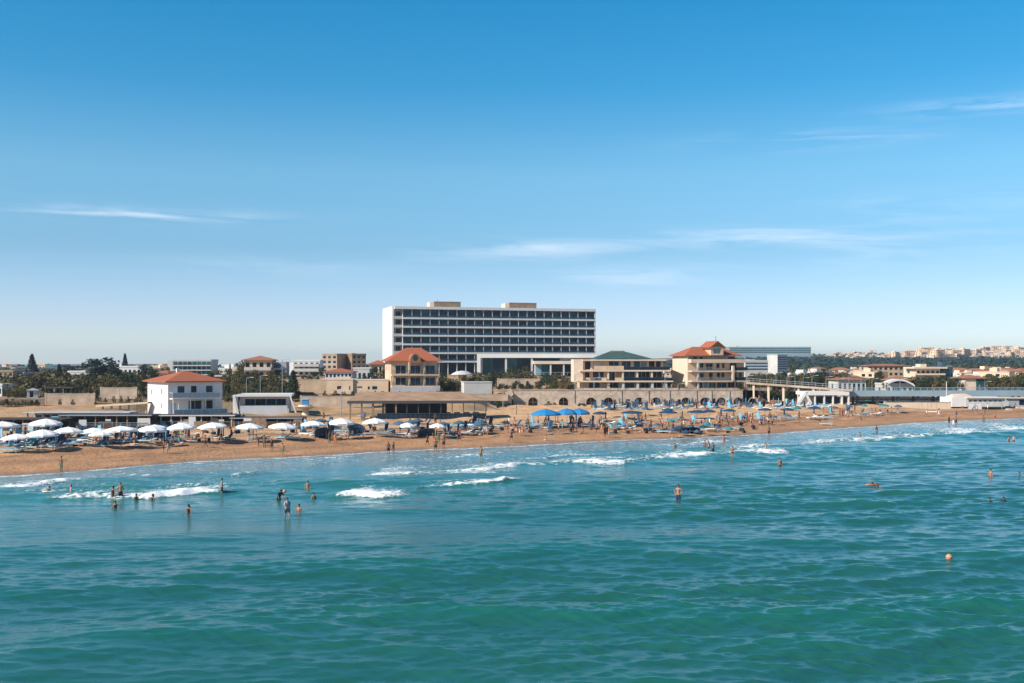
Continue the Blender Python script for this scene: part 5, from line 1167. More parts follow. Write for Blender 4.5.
# floor seats etc. behind the beach: wooden hut right of the stair, cars on the road
def mk_car(col):
    t = thing('parked_car', None, None); mb = MB()
    prof = [(-2.1, .35), (-2.1, .75), (-1.9, .88), (-1.1, .95), (-.6, 1.42), (.9, 1.45), (1.5, .98), (2.0, .9), (2.12, .7), (2.12, .35)]
    k = len(prof); mb.v = [(x, -.82, z_) for x, z_ in prof] + [(x, .82, z_) for x, z_ in prof]
    for i in range(k): j = (i + 1) % k; mb.f.append((i, j, k + j, k + i)); mb.m.append(0)
    mb.f += [tuple(range(k))[::-1], tuple(range(k, 2 * k))]; mb.m += [0, 0]; mb.build('body', col, t)
    for s in (-.83, .825):
        mb = MB(); mb.quad((-1.0, s, .98), (1.35, s, .98), (.85, s, 1.36), (-.58, s, 1.36)); mb.build('side_window', gl2, t)
    mb = MB(); mb.quad((-1.13, -.7, .97), (-.64, -.7, 1.40), (-.64, .7, 1.40), (-1.13, .7, .97)); mb.v = [(x - .01, y, z_ + .01) for x, y, z_ in mb.v]; mb.build('windscreen', gl2, t)
    for x in (-1.3, 1.3):
        for y in (-.8, .72):
            mb = MB(); mb.tube([(x, y, .32), (x, y + .1, .32)], .32, 12); mb.build('wheel', CL['black'], t)
    return proto(t)
CARS = {'white': mk_car(white), 'blue': mk_car(M('blue_car_paint', (.04, .12, .26), .3, 0)), 'black': mk_car(M('black_car_paint', (.012, .012, .015), .3, 0)), 'silver': mk_car(M('silver_car_paint', (.45, .47, .5), .3, 0, metal=.4))}
for px, py, c in ((446, 394.5, 'blue'), (450, 394, 'blue'), (302, 394.5, 'black'), (309, 394.3, 'black'), (297, 394.2, 'black'), (370, 394.6, 'silver'), (378, 394.4, 'silver'), (934, 401.5, 'white'), (941, 401, 'silver'), (944, 402.5, 'white'), (925, 401, 'blue'), (752, 389, 'white'), (757, 388.5, 'white'), (268, 394, 'blue')):
    Yq = {548: 264.6, 752: 275, 757: 277}.get(px, 246 if px < 460 else 270); x = wx(px, Yq); put(CARS[c], (x, Yq, tz(x, Yq)), R(random.choice([0, 180, 8])), 1, f'{c} parked car', 'car', 'parked cars', px)
# ------------------------------------------------------------------ vegetation
def leafm(name, a, b_):
    m, nt, bb, mth, noise, mp, ms, cmix, at = nodes(name); tc_ = nt.nodes.new('ShaderNodeTexCoord'); P = tc_.outputs['Object']
    nt.links.new(cmix(ms(noise(P, .9, 3), .35, .65), a, b_), bb.inputs['Base Color']); bb.inputs['Roughness'].default_value = .8; bb.inputs['Specular IOR Level'].default_value = .2
    MATS[name] = m; return m
lf_olive = leafm('olive_foliage', (.050, .048, .018), (.125, .105, .042)); lf_dark = leafm('dark_foliage', (.020, .034, .017), (.052, .066, .028)); lf_blue = leafm('blue_green_foliage', (.012, .034, .036), (.028, .058, .052)); lf_dry = leafm('dry_foliage', (.16, .10, .045), (.10, .10, .04))
bark = M('bark', (.10, .07, .05), .9, .25, 3)
def leaves(mb, c, rad, n_, size, shell=.55):
    cx, cy, cz = c; rx, ry, rz_ = rad
    for _ in range(n_):
        v = Vector((random.gauss(0, 1), random.gauss(0, 1), random.gauss(0, 1))).normalized(); k = shell + (1 - shell) * random.random() ** .6
        p = Vector((cx + v.x * rx * k, cy + v.y * ry * k, cz + v.z * rz_ * k)); s = size * random.uniform(.6, 1.3)
        nrm = (v + Vector((random.gauss(0, .5), random.gauss(0, .5), random.gauss(0, .5)))).normalized()
        a = nrm.cross(Vector((0, 0, 1)) if abs(nrm.z) < .9 else Vector((1, 0, 0))).normalized(); b_ = nrm.cross(a)
        mb.quad(p - a * s - b_ * s * .4, p + a * s * .2 - b_ * s * .8, p + a * s + b_ * s * .2, p - a * s * .1 + b_ * s * .7)
def mk_tree(name, kind, leaf, seed):
    random.seed(seed); t = thing(name, None, None); mb = MB(); tr = MB()
    if kind == 'round':   # unit: 1 m high, crown .9 wide
        tr.tube([(0, 0, 0), (.01, 0, .18), (-.01, .01, .38)], [.035, .025, .018]); 
        for i in range(5): a = 1.3 * i; tr.tube([(0, 0, .2 + .03 * i), (.16 * math.cos(a), .16 * math.sin(a), .42 + .04 * i), (.26 * math.cos(a), .26 * math.sin(a), .58)], [.015, .01, .004], 5)
        for i in range(15):
            a = random.uniform(0, 6.28); q_ = random.random() ** .5 * .33; h_ = random.uniform(.26, .88) - q_ * .3; rr = random.uniform(.09, .18)
            leaves(mb, (q_ * math.cos(a), q_ * math.sin(a), h_), (rr, rr, rr * .75), 60, .030)
        leaves(mb, (0, 0, .50), (.32, .32, .34), 170, .04, .2)
    elif kind == 'bush':
        tr.tube([(0, 0, 0), (.02, 0, .3)], [.03, .015])
        for i in range(9):
            a = random.uniform(0, 6.28); q_ = random.random() ** .5 * .55; rr = random.uniform(.2, .34)
            leaves(mb, (q_ * math.cos(a), q_ * math.sin(a), random.uniform(.25, .7)), (rr, rr, rr * .8), 60, .06)
    elif kind == 'cone':
        tr.tube([(0, 0, 0), (0, 0, .5), (0, 0, 1)], [.025, .015, .004])
        n_ = 13
        for j in range(n_):
            z_ = .1 + .86 * j / n_; rr = .33 * (1 - j / n_) ** .8 + .01
            for i in range(7):
                a = i * .9 + j * .5 + random.uniform(-.2, .2); q_ = rr * random.uniform(.75, 1.05)
                tr.tube([(0, 0, z_), (q_ * math.cos(a), q_ * math.sin(a), z_ - .02)], [.006, .002], 4); leaves(mb, (q_ * .62 * math.cos(a), q_ * .62 * math.sin(a), z_ - .005), (rr * .5, rr * .5, .04), 26, .027, .1)
    elif kind == 'cypress':
        tr.tube([(0, 0, 0), (0, 0, .9)], [.02, .006])
        for j in range(14): z_ = .08 + .86 * j / 14; rr = .12 * math.sin(PI * (.15 + .8 * j / 14)) ** .7; leaves(mb, (random.uniform(-.015, .015), 0, z_), (rr, rr, .07), 46, .022)
    elif kind == 'palm':
        tr.tube([(0, 0, 0), (.02, 0, .4), (0, 0, .78)], [.03, .022, .025])
        for i in range(20):
            a = i * 2.4; el_ = random.uniform(-.2, .9); L_ = .36; pts = [(L_ * k * math.cos(a) * math.cos(el_ * .6), L_ * k * math.sin(a) * math.cos(el_ * .6), .78 + L_ * k * math.sin(el_) - .28 * k * k) for k in (0, .3, .6, .85, 1)]
            for k in range(4):
                p0, p1 = Vector(pts[k]), Vector(pts[k + 1]); s_ = Vector((-math.sin(a), math.cos(a), 0)) * .035 * (1.1 - k * .2)
                mb.quad(p0 - s_ - Vector((0, 0, .015)), p0, p1, p1 - s_ * .8 - Vector((0, 0, .015))); mb.quad(p0, p0 + s_ - Vector((0, 0, .015)), p1 + s_ * .8 - Vector((0, 0, .015)), p1)
    tr.build('trunk', bark, t, True); mb.build('crown', leaf, t); return proto(t)
TR = {}
for i, lf in enumerate((lf_olive, lf_dark, lf_blue)):
    for k in range(2): TR[('round', i, k)] = mk_tree('broadleaf_tree', 'round', lf, 10 * i + k)
for i, lf in enumerate((lf_olive, lf_dark, lf_dry)): TR[('bush', i, 0)] = mk_tree('shrub', 'bush', lf, 40 + i)
TR[('cone', 2, 0)] = mk_tree('conifer', 'cone', lf_blue, 50); TR[('cone', 1, 0)] = mk_tree('conifer', 'cone', lf_dark, 51); TR[('cypress', 1, 0)] = mk_tree('cypress', 'cypress', lf_dark, 52); TR[('palm', 0, 0)] = mk_tree('palm_tree', 'palm', lf_olive, 53)
random.seed(99)
CW = {'round': .66, 'bush': 1.5, 'cone': .64, 'cypress': .24, 'palm': .62}
def tree(px, pyt, pyb, w_, kind, lf=0, Y=300, label=None, cat='tree', group='trees behind the beach', z=None, place=True):
    x = wx(px, Y); zt_ = wz(pyt, Y); z0 = tz(x, Y) - .2 if z is None else z
    hgt = max(zt_ - z0, 1.0); wid = w_ * Y / F
    keys = [k for k in TR if k[0] == kind and k[1] == lf]; k = random.choice(keys); sx_ = wid / CW[kind]
    if kind == 'palm': sx_ = wid / .62
    nm = {'round': ['olive green broadleaf tree', 'dark green broadleaf tree', 'blue green broadleaf tree'], 'bush': ['olive shrub', 'dark green shrub', 'dry brownish shrub'], 'cone': ['', 'dark fir', 'blue green conifer'], 'cypress': ['', 'slim dark cypress', ''], 'palm': ['palm tree', '', '']}[kind][lf]
    put(TR[k], (x, Y, z0), random.uniform(0, 6.28), (sx_, sx_, hgt / (.93 if kind != 'bush' else .95)), label or nm, 'shrub' if kind == 'bush' else cat, group, px, place and not label)
T_ = tree
# left skyline
T_(32, 354, 0, 15, 'cone', 2, 330, 'tall pointed conifer standing above the roofs at far left'); T_(59, 364, 0, 11, 'cone', 1, 296, 'dark rounded conifer left of the long white roof')
T_(103, 355, 0, 31, 'round', 2, 300, 'largest dome crowned dark tree on the left skyline'); T_(93, 360, 0, 14, 'round', 2, 298); T_(114, 360, 0, 15, 'round', 2, 296)
T_(125, 353.5, 0, 10, 'cone', 2, 360, 'small pointed conifer right of the dome crowned tree'); T_(83, 362.5, 0, 6, 'cypress', 1, 330); T_(75, 365.5, 0, 10, 'round', 2, 345); T_(68, 364.5, 0, 9, 'round', 2, 350); T_(146, 362.5, 0, 16, 'round', 2, 300, 'dark tree rising behind the roof of the white house'); T_(153, 369, 0, 12, 'round', 1, 290); T_(166, 365, 0, 8, 'round', 0, 320)
for px, pt, w_, lf, Y in ((6, 384, 14, 0, 245), (16, 386, 16, 0, 240), (25, 388, 14, 0, 238), (22, 378, 10, 1, 262), (33, 373, 18, 0, 262), (43, 376, 14, 0, 265), (50, 380, 12, 0, 258), (60, 377, 18, 0, 262), (70, 380, 12, 0, 260), (80, 377, 14, 0, 255), (88, 372.5, 14, 0, 265), (96, 376, 14, 0, 262), (105, 374, 14, 0, 262), (113, 376, 14, 0, 260), (123, 372, 14, 1, 262), (131, 371, 14, 1, 262), (120, 380, 14, 0, 250), (132, 381, 14, 0, 248), (142, 378, 13, 1, 252), (98, 383, 12, 0, 250), (78, 385, 12, 1, 246), (146, 390, 9, 1, 235), (4, 376, 10, 1, 285)):
    T_(px, pt, 0, w_, 'round', lf, Y)
for i in range(26): px = random.uniform(0, 150); T_(px, random.uniform(381, 393), 0, random.uniform(8, 14), 'bush', random.choice([0, 0, 1, 2]), random.uniform(228, 250))
for px in range(2, 40, 5): T_(px, random.uniform(397.5, 399.5), 0, 7, 'bush', random.choice([0, 1]), 212.5)
for px in range(46, 98, 5): T_(px, random.uniform(385.5, 389), 0, 8, 'bush', 1, 224)
for px in (60, 73, 96, 100, 105, 114, 121, 128, 136, 141): T_(px, random.uniform(398, 400.5) if px < 97 else random.uniform(394, 397), 0, 4.5, 'bush', random.choice([0, 1]), 215 if px < 97 else 221)
# embankment behind the low white beach building
for i in range(125):
    px = random.uniform(222, 286); Y = random.uniform(236, 286); x = wx(px, Y); g = tz(x, Y); py = HY + (H - g - random.uniform(1.4, 3.6)) * F / Y; T_(px, py, 0, random.uniform(8, 13), 'bush', random.choice([0, 0, 1, 0, 2]), Y); REG[-1][0]['label'] = ('lower row ' if Y < 252 else 'middle row ' if Y < 269 else 'upper row ') + REG[-1][0]['label']
for px, pt, w_, lf, Y in ((241, 358, 9, 0, 292), (228, 367, 10, 0, 300), (218, 368, 10, 0, 305), (210, 370, 8, 1, 300), (232, 374, 10, 1, 280), (252, 376, 9, 1, 275), (243, 373, 8, 0, 270), (236, 380, 9, 0, 262), (262, 377, 9, 0, 268), (274, 378, 9, 0, 268), (226, 383, 8, 1, 245)): T_(px, pt, 0, w_, 'round', lf, Y)
T_(230, 364, 0, 3, 'cypress', 1, 310); T_(293, 370.5, 0, 20, 'cone', 1, 236, 'broad dark fir standing right of the low white beach building')
T_(314, 371, 0, 8, 'round', 1, 300); T_(322, 367, 0, 7, 'round', 1, 315); T_(374, 366, 0, 9, 'round', 1, 285); T_(383, 367, 0, 8, 'round', 0, 280); T_(364, 373, 0, 8, 'bush', 0, 275); T_(384, 376, 0, 9, 'round', 1, 272); T_(379, 374, 0, 8, 'round', 0, 274)
for px in (304, 310, 318): T_(px, 374.5, 0, 8, 'bush', 1, 290)
for px in (325, 335, 344, 353, 361, 367, 375, 383, 400, 410, 431): T_(px, random.uniform(389.5, 391), 0, random.uniform(5, 8), 'bush', random.choice([0, 1]), 258 if px < 385 else 256)
# hotel garden
for px, pt, w_, lf, Y in ((443, 372, 8, 1, 292), (450, 376, 9, 0, 288), (441, 380, 8, 0, 275), (446, 384, 8, 1, 270), (457, 379, 9, 0, 284), (470, 374, 11, 0, 300), (479, 370, 12, 0, 315), (488, 371, 12, 0, 310), (497, 369, 12, 1, 320), (505, 372, 11, 0, 312), (515, 367, 12, 0, 330), (523, 371, 10, 0, 318), (541, 375, 12, 0, 300), (547, 373, 12, 1, 298), (558, 372, 10, 0, 310), (532, 374, 9, 0, 315), (475, 378, 10, 0, 290), (485, 379, 9, 1, 288), (552, 378, 10, 1, 292), (463, 372, 8, 1, 320), (538, 380, 9, 0, 285), (567, 376, 9, 0, 296), (577, 370, 6, 0, 320), (590, 372, 6, 0, 320), (510, 365.5, 7, 1, 335), (525, 364, 7, 0, 345)): T_(px, pt, 0, w_, 'round', lf, Y)
for px, pt, w_, lf in ((500, 383, 9, 1), (507, 384, 8, 1), (514, 384, 8, 1), (522, 383, 10, 1), (530, 383.5, 11, 1), (538, 384, 9, 1), (554, 384, 10, 1), (562, 381, 9, 2), (568, 380, 8, 2), (571, 384, 8, 1), (492, 388, 8, 1), (478, 389, 8, 1), (485, 390, 8, 0), (548, 385, 8, 0), (441, 388, 8, 1), (457, 388, 6, 1), (437, 390, 6, 0)): T_(px, pt, 0, w_, 'bush', lf, 276 if px > 495 else 262)
for px in (514, 523, 580, 584): T_(px, 404.5 - (px > 560) * .5, 0, 6, 'bush', 1, 260)
for px in (622, 627, 633, 668, 675, 682, 768, 762, 500, 507, 548, 554): T_(px, random.uniform(400, 402), 0, 8, 'bush', random.choice([0, 1]), 259.5 if px > 512 else 254)
T_(664, 373, 0, 9, 'round', 0, 285); T_(669, 378, 0, 8, 'bush', 2, 278); T_(677, 380, 0, 9, 'bush', 2, 266); T_(684, 382, 0, 7, 'bush', 2, 265); T_(672, 369, 0, 7, 'round', 1, 300); T_(740, 380.5, 0, 8, 'bush', 1, 266); T_(708, 386, 0, 4, 'bush', 1, 264.6)
T_(498, 396, 0, 5, 'cypress', 1, 244)
for i in range(70):
    px = random.uniform(437, 600); Y = random.uniform(275, 340); g = tz(wx(px, Y), Y)
    if 572 < px and Y < 300: continue
    T_(px, HY + (H - g - random.uniform(1.2, 2.6)) * F / Y, 0, random.uniform(6, 11), 'bush', random.choice([0, 1, 0, 1, 2]), Y)
for px, pt, w_, lf, Y in ((438, 376, 9, 0, 285), (452, 380, 9, 0, 270), (434, 384, 6, 1, 268), (466, 377, 10, 0, 298), (492, 375, 11, 1, 300), (509, 376, 11, 0, 300), (519, 374, 10, 1, 305), (502, 369, 9, 1, 325), (530, 369, 9, 0, 325), (555, 377, 9, 1, 290), (549, 376, 9, 1, 293), (560, 379, 9, 2, 285), (566, 380, 9, 0, 283)): T_(px, pt, 0, w_, 'round', lf if lf < 2 else 0, Y)
# tree belt behind the walkway, right
for i in range(46):
    px = 752 + i * 2.1 + random.uniform(-1, 1) if i < 34 else random.uniform(822, 846); Y = random.uniform(300, 350); T_(px, random.uniform(369.5, 376), 0, random.uniform(7, 12), 'round', random.choice([0, 0, 0, 1]), Y)
for i in range(110):
    px = 846 + i * 1.64 + random.uniform(-1.5, 1.5); Y = random.uniform(300, 345); k = random.choice(['round'] * 6 + ['palm']); T_(px, random.uniform(375, 381.5) - (5 if px > 975 else 0) * random.random(), 0, random.uniform(8, 12), k, 0 if k == 'palm' else random.choice([0, 0, 1]), Y)
for px in (877, 879): T_(px, 370, 0, 8, 'round', 1, 340)
for i in range(34): px = random.uniform(852, 950); T_(px, random.uniform(396.5, 399), 0, random.uniform(4, 7), 'bush', random.choice([0, 1, 2]), random.uniform(276, 284))
for i in range(14): px = 1028 + i * 8; T_(px, random.uniform(374, 380), 0, 11, 'round', 0, random.uniform(305, 340))
for i in range(16): px = 764 + i * 2.6; T_(px, random.uniform(387, 392), 0, 7, random.choice(['bush', 'round']), 1, random.uniform(264, 275))  # dark plants, partly added to stand for shade under the walkway
# ------------------------------------------------------------------ background houses
def house(name, label, px0, px1, Y, pyt, z=None, ang=0, D=9, mat=cream, floors=2, roof='flat', rp=None, rm=oldtile, cols=4, cat='house', glass=(gl1, gl2), dz=.6, reg=False, group=None, balc=False, rooms=True):
    xm = wx(px0, Y); z0 = (tz(xm, Y) if z is None else z) - dz; b = Bld(name, label, cat, px0, Y, z0, ang, group, reg); W = b.w_to(px1); h = b.at(pyt); fh = (h - dz) / floors; ops = []; lo = []
    if rooms:
        for f in range(floors):
            for c in range(cols): ops.append((W * (c + .22) / cols, W * (c + .78) / cols, dz + fh * f + fh * .3, dz + fh * f + fh * .78))
            lo.append((D * .3, D * .5, dz + fh * f + fh * .35, dz + fh * f + fh * .75))
    b.shell(W, D, h, mat, dict(front=ops, left=lo), glass=glass, rec=.15)
    if roof == 'hip': b.hip(0, W, 0, D, h, b.at(rp) - h, rm, .6)
    else:
        for (a0, a1, c0, c1) in ((-.1, W + .1, -.1, .15), (-.1, W + .1, D - .15, D + .1), (-.1, .15, .151, D - .151), (W - .15, W + .1, .151, D - .151)): b.bx('parapet', mat, a0, a1, c0, c1, h + .003, h + .5)
        if rp: b.bx('stair_head_and_lit_side', mat, W * .35, W * .6, D * .3, D * .7, h + .003, b.at(rp))
    if balc:
        for f in range(1, floors): b.bx('balcony', white2, .2, W - .2, -1.3, -.003, dz + fh * f - .1, dz + fh * f + .75)
    return b
house('house', 'grey beige two storey flat house at the left edge', -12, 13, 300, 372, ang=5, mat=beige, cols=5)
house('house', 'low dark fronted house right of the grey beige house at the left edge', 13.5, 24, 305, 374, mat=greyr, cols=2, floors=1)
house('warehouse', 'long low building with teal roof beneath the tall pointed conifer', 18, 38, 380, 368, mat=greyl, roof='hip', rp=364.5, rm=greentile, cols=5, cat='building', floors=1)
house('house', 'small cream house between the conifer and the teal glass hall', 38.5, 45, 360, 365.5, cols=2, D=6)
house('warehouse', 'teal fronted hall right of the small cream house', 45.5, 58, 360, 366, mat=M('teal_cladding', (.08, .17, .19), .5, .1), cols=4, cat='building', floors=1, rooms=False)
house('warehouse', 'long white flat roof left of the dome crowned tree', 68, 98, 300, 372.5, mat=white, cols=7, cat='building', floors=1)
house('warehouse', 'white flat roof right of the dome crowned tree', 119, 141, 330, 367.5, mat=white, cols=5, cat='building', floors=1)
house('house', 'small blue white house peering through trees above the long wall', 69, 75.5, 278, 381, mat=white2, cols=2, floors=1, D=5)
house('house', 'white low house in the trees at the far left', -6, 2, 240, 386, mat=white, cols=2, floors=1, D=5)
house('house', 'pale annexe behind the white shed at left', 18, 28, 270, 385, mat=cream2, cols=2, floors=1, roof='hip', rp=382.5)
house('house', 'low red roofed house behind the olive trees', 52, 74, 310, 378.5, mat=cream, cols=4, floors=1, roof='hip', rp=375.5)
house('house', 'red roofed house left of the dark tree behind the white house', 138, 149, 300, 376, mat=cream2, cols=3, floors=1, roof='hip', rp=372.5, rm=redtile)
house('house', 'brown roofed house close behind the red hipped roof', 156, 167, 300, 373.5, mat=cream, cols=3, floors=1, roof='hip', rp=370)
house('house', 'cream flat house with roof box above the red hipped roof', 150, 166, 360, 367, mat=cream2, cols=4, floors=2, rp=364)
house('house', 'tiny cream house in the trees right of the dome crowned tree', 110, 121, 300, 377.5, mat=cream2, cols=2, floors=1, roof='hip', rp=374.5)
b = house('glass_block', 'teal glass apartment block with white floor bands behind the white house', 173, 211, 330, 361, mat=white2, cols=0, cat='apartment block', ang=3, D=10, rooms=False)
W = b.w_to(211); 
for f in range(3):
    z1 = b.at(361 + 4.6 * f); z0 = b.at(361 + 4.6 * f + 4.0)
    for c in range(8): b.bx('window', [gl3, gl1, gl3, gl1, gl4, gl3, gl1, gl3][(c + f) % 8], W * c / 8 + .15, W * (c + 1) / 8 - .15, -.12, -.004, z0, z1 - .25)
    b.bx('floor_slab', white2, -.1, W + .1, -1.0, -.125, z0 - .3, z0 - .003)
b.bx('stair_tower', white2, -1.6, -.11, 0, 6, 0, b.at(360.5)); b.bx('roof_box', white2, W * .35, W * .6, 3, 6, b.at(361) + .002, b.at(359.3))
b = house('villa', 'villa with low terracotta roof and stone terraces on the embankment', 244, 272, 292, 360.5, mat=cream, roof='hip', rp=355.5, floors=2, cols=4, cat='villa', D=10, ang=6, balc=True); b.bx('wing', greyr, b.w_to(272.5), b.w_to(286), 1, 9, 0, b.at(361.8)); b.bx('window', gl1, b.w_to(273.5), b.w_to(280), .9, .996, b.at(368), b.at(363.5)); b.bx('window', gl2, b.w_to(274), b.w_to(284), .9, .996, b.at(375), b.at(370)); b.bx('wing', cream2, b.w_to(231), -.05, 2, 8, 0, b.at(367)); b.bx('terrace_roof', white2, b.w_to(216), -.1, -3, 1.9, b.at(376.5), b.at(375))
b = house('villa', 'white modern three storey villa with pale balconies', 293, 320, 320, 361.5, mat=white, floors=3, cols=5, cat='villa', ang=4, balc=True, D=10, rp=360); b.bx('left_block', white, b.w_to(287.5), -.03, 1, 9, 0, b.at(362.5))
b = house('apartment_block', 'left of two tan brick blocks behind the beige building', 322, 337, 380, 355, mat=tan, floors=4, cols=3, cat='apartment block', ang=-14, D=14, rp=353.5)
b = house('apartment_block', 'right of two tan brick blocks, with dark balconies', 352, 366, 380, 355, mat=brown, floors=4, cols=3, cat='apartment block', ang=22, D=24, rp=353)
b = house('pavilion', 'low red roofed pavilion with white terrace in front of the tan brick blocks', 325, 352, 310, 372.3, mat=white2, floors=1, cols=7, cat='pavilion', roof='hip', rp=368.2, rm=redtile, D=8); b.bx('terrace', white, -1.5, b.w_to(358), -4, -1, 0, b.at(378.5)); b.bx('terrace_wall', cream2, b.w_to(340), b.w_to(354), -6, -4.1, 0, b.at(376.5))
house('house', 'small house with white awning right of the red pavilion', 353, 371, 320, 369, mat=white2, floors=1, cols=4)
house('house', 'red roofed cream house touching the left end of the hotel', 370, 382.5, 340, 364.5, mat=cream, floors=2, cols=3, roof='hip', rp=360, rm=redtile)
house('house', 'low cream house in the gap between the two sea front blocks', 663, 672, 300, 377, mat=cream2, floors=1, cols=2, D=6)
# right: far blocks and town
b = house('tower_block', 'white slab tower with dark floor bands on the right of the turreted block', 777.5, 787.5, 560, 355.5, mat=white2, floors=1, cols=0, cat='tower block', D=7.5, ang=30, rooms=False)
W = b.w_to(787.3); 
for f in range(6): b.bx('window_band', gl4, .2, W - .2, -.12, -.004, b.at(357 + 2.2 * f + 1.1), b.at(357 + 2.2 * f)); 
b = house('office_block', 'low white banded block left of the white tower', 745, 768, 540, 361, mat=white2, floors=1, cols=0, cat='building', D=18, ang=5, rooms=False, rp=359.5)
W = b.w_to(768)
for f in range(3): b.bx('window_band', gl4, .3, W - .3, -.12, -.004, b.at(362.5 + 2.9 * f + 1.5), b.at(362.5 + 2.9 * f))
b = house('long_block', 'very long blue grey block on the ridge behind the white tower', 729, 811, 1500, 347.2, mat=M('hazy_blue_grey_render', (.22, .28, .31), .7, .12, .02), floors=1, cols=0, cat='building', D=22, z=18, rooms=False); W = b.w_to(811)  # blue grey render lightened, so some haze is in the colour
for f in range(3): b.bx('window_band', gl3, 1, W - 1, -.3, -.01, b.at(348.2 + 1.8 * f + .8), b.at(348.2 + 1.8 * f))
b.bx('roof_box', cream2, b.w_to(736), b.w_to(740), 4, 12, b.at(346.8), b.at(345.6))
house('beach_house', 'white house with low pitched roof above the left end of the grey walkway', 838, 866, 300, 380, mat=white2, floors=1, cols=6, cat='house', roof='hip', rp=377.2, rm=oldtile)
b = house('house', 'house with sweeping white arched roof above the grey walkway', 886, 913, 300, 385, mat=white2, floors=1, cols=5, cat='house'); W = b.w_to(913); mb = MB(); pr_ = [(W * i / 16, b.at(385) + (b.at(379) - b.at(385)) * math.sin(PI * (.12 + .88 * i / 16)) ** .9) for i in range(17)]
for i in range(16): (x0, z0), (x1, z1) = pr_[i], pr_[i + 1]; mb.quad((x0, -1.5, z0), (x1, -1.5, z1), (x1, 3, z1), (x0, 3, z0)); mb.quad((x0, -1.5, z0 - .5), (x1, -1.5, z1 - .5), (x1, -1.5, z1), (x0, -1.5, z0))
b.part('arched_roof', mb, white); b.hip(W * .3, W * 1.1, 3, 10, b.at(380.5), b.at(377) - b.at(380.5) + .2, oldtile, .3)
b = house('house', 'cream house with teal glass side and brown roof among the right hand trees', 965, 985, 300, 378.5, mat=cream2, floors=1, cols=0, cat='house', rooms=False, roof='hip', rp=374.8, rm=oldtile, D=8); b.bx('glass_side', gl3, b.w_to(976), b.w_to(984.5), -.1, -.004, .8, b.at(379))
b = house('apartment_block', 'brown roofed pair of dark flats in the middle of the right hand town', 868, 909, 460, 366, mat=beige, floors=3, cols=8, cat='apartment block', roof='hip', rp=363.8, rm=oldtile, D=12)
b = house('clubhouse', 'wide building with jutting flat roofs and terraces right of the brown flats', 916, 940, 440, 369, mat=cream2, floors=2, cols=5, cat='building', D=14, rp=364); W = b.w_to(940); b.bx('roof_slab', cream2, -1.5, W + 2, -2.5, 10, b.at(368.6), b.at(367)); b.bx('terrace', cream2, -1.5, W + 1, -3, -.2, b.at(375), b.at(373.4))
house('office_block', 'dark blue glass block joined to the jutting flat roofs', 941, 953, 440, 367.5, mat=M('slate_cladding', (.05, .08, .11), .5, .1), floors=3, cols=4, cat='building', D=12, rp=362)
def proto_house(seed, W, D, Hh, mat, roof, floors, cols):
    random.seed(seed); t = thing('town_house' if floors < 3 else 'apartment_building', None, None); mb = MB(); mb.box(0, W, 0, D, -3, Hh); mb.mi = 1
    fh = Hh / floors
    for f in range(floors):
        for c in range(cols):
            if random.random() < .12: continue
            a0 = W * (c + .25) / cols; a1 = W * (c + .75) / cols; mb.box(a0, a1, -.06, -.003, fh * f + fh * .3, fh * f + fh * .78)
        for c in range(2): a0 = D * (c + .3) / 2; mb.box(-.06, -.003, a0, a0 + D * .18, fh * f + fh * .3, fh * f + fh * .75)
    mb.build('wall', [mat, gl2], t)
    if roof == 'hip':
        r = MB(); hv = D / 2; o_ = .5
        r.quad((-o_, -o_, Hh), (W + o_, -o_, Hh), (W - hv, D / 2, Hh + D * .2), (hv, D / 2, Hh + D * .2)); r.quad((W + o_, D + o_, Hh), (-o_, D + o_, Hh), (hv, D / 2, Hh + D * .2), (W - hv, D / 2, Hh + D * .2)); r.quad((W + o_, -o_, Hh), (W + o_, D + o_, Hh), (W - hv, D / 2, Hh + D * .2)); r.quad((-o_, D + o_, Hh), (-o_, -o_, Hh), (hv, D / 2, Hh + D * .2)); r.quad((-o_, -o_, Hh - .003), (-o_, D + o_, Hh - .003), (W + o_, D + o_, Hh - .003), (W + o_, -o_, Hh - .003)); r.build('roof', oldtile, t)
    else:
        r = MB(); r.box(-.15, W + .15, -.15, D + .15, Hh + .003, Hh + .5); r.box(W * .3, W * .55, D * .3, D * .7, Hh + .501, Hh + 2.4); r.build('roof', mat, t)
    if floors > 2:
        bl = MB()
        for f in range(1, floors): bl.box(W * .1, W * .5, -1.2, -.07, fh * f - .1, fh * f + .7)
        bl.build('balcony', mat, t)
    return proto(t)
peach = M('peach_render', (.66, .47, .33), .85, .12, .2)
TH = [(proto_house(1, 12, 9, 6, cream2, 'hip', 2, 4), 'cream brown roofed house', 6), (proto_house(2, 14, 10, 6.4, white2, 'flat', 2, 5), 'white flat roofed house', 6.4), (proto_house(3, 10, 9, 3.6, peach, 'hip', 1, 3), 'low peach house with brown roof', 3.6), (proto_house(4, 16, 8, 3.5, white, 'flat', 1, 5), 'long low white house', 3.5), (proto_house(5, 13, 9, 6.2, cream, 'hip', 2, 4), 'tan brown roofed house', 6.2), (proto_house(9, 13, 9, 6.2, peach, 'flat', 2, 4), 'peach flat roofed house', 6.2)]
TB = [(proto_house(6, 22, 14, 18, cream2, 'flat', 6, 7), 'cream apartment block', 18), (proto_house(7, 16, 14, 24, peach, 'flat', 8, 5), 'tall peach apartment block', 24), (proto_house(8, 34, 14, 15, cream, 'flat', 5, 10), 'wide tan apartment block', 15), (proto_house(10, 18, 12, 12, white2, 'flat', 4, 6), 'pale low apartment block', 12)]
random.seed(5)
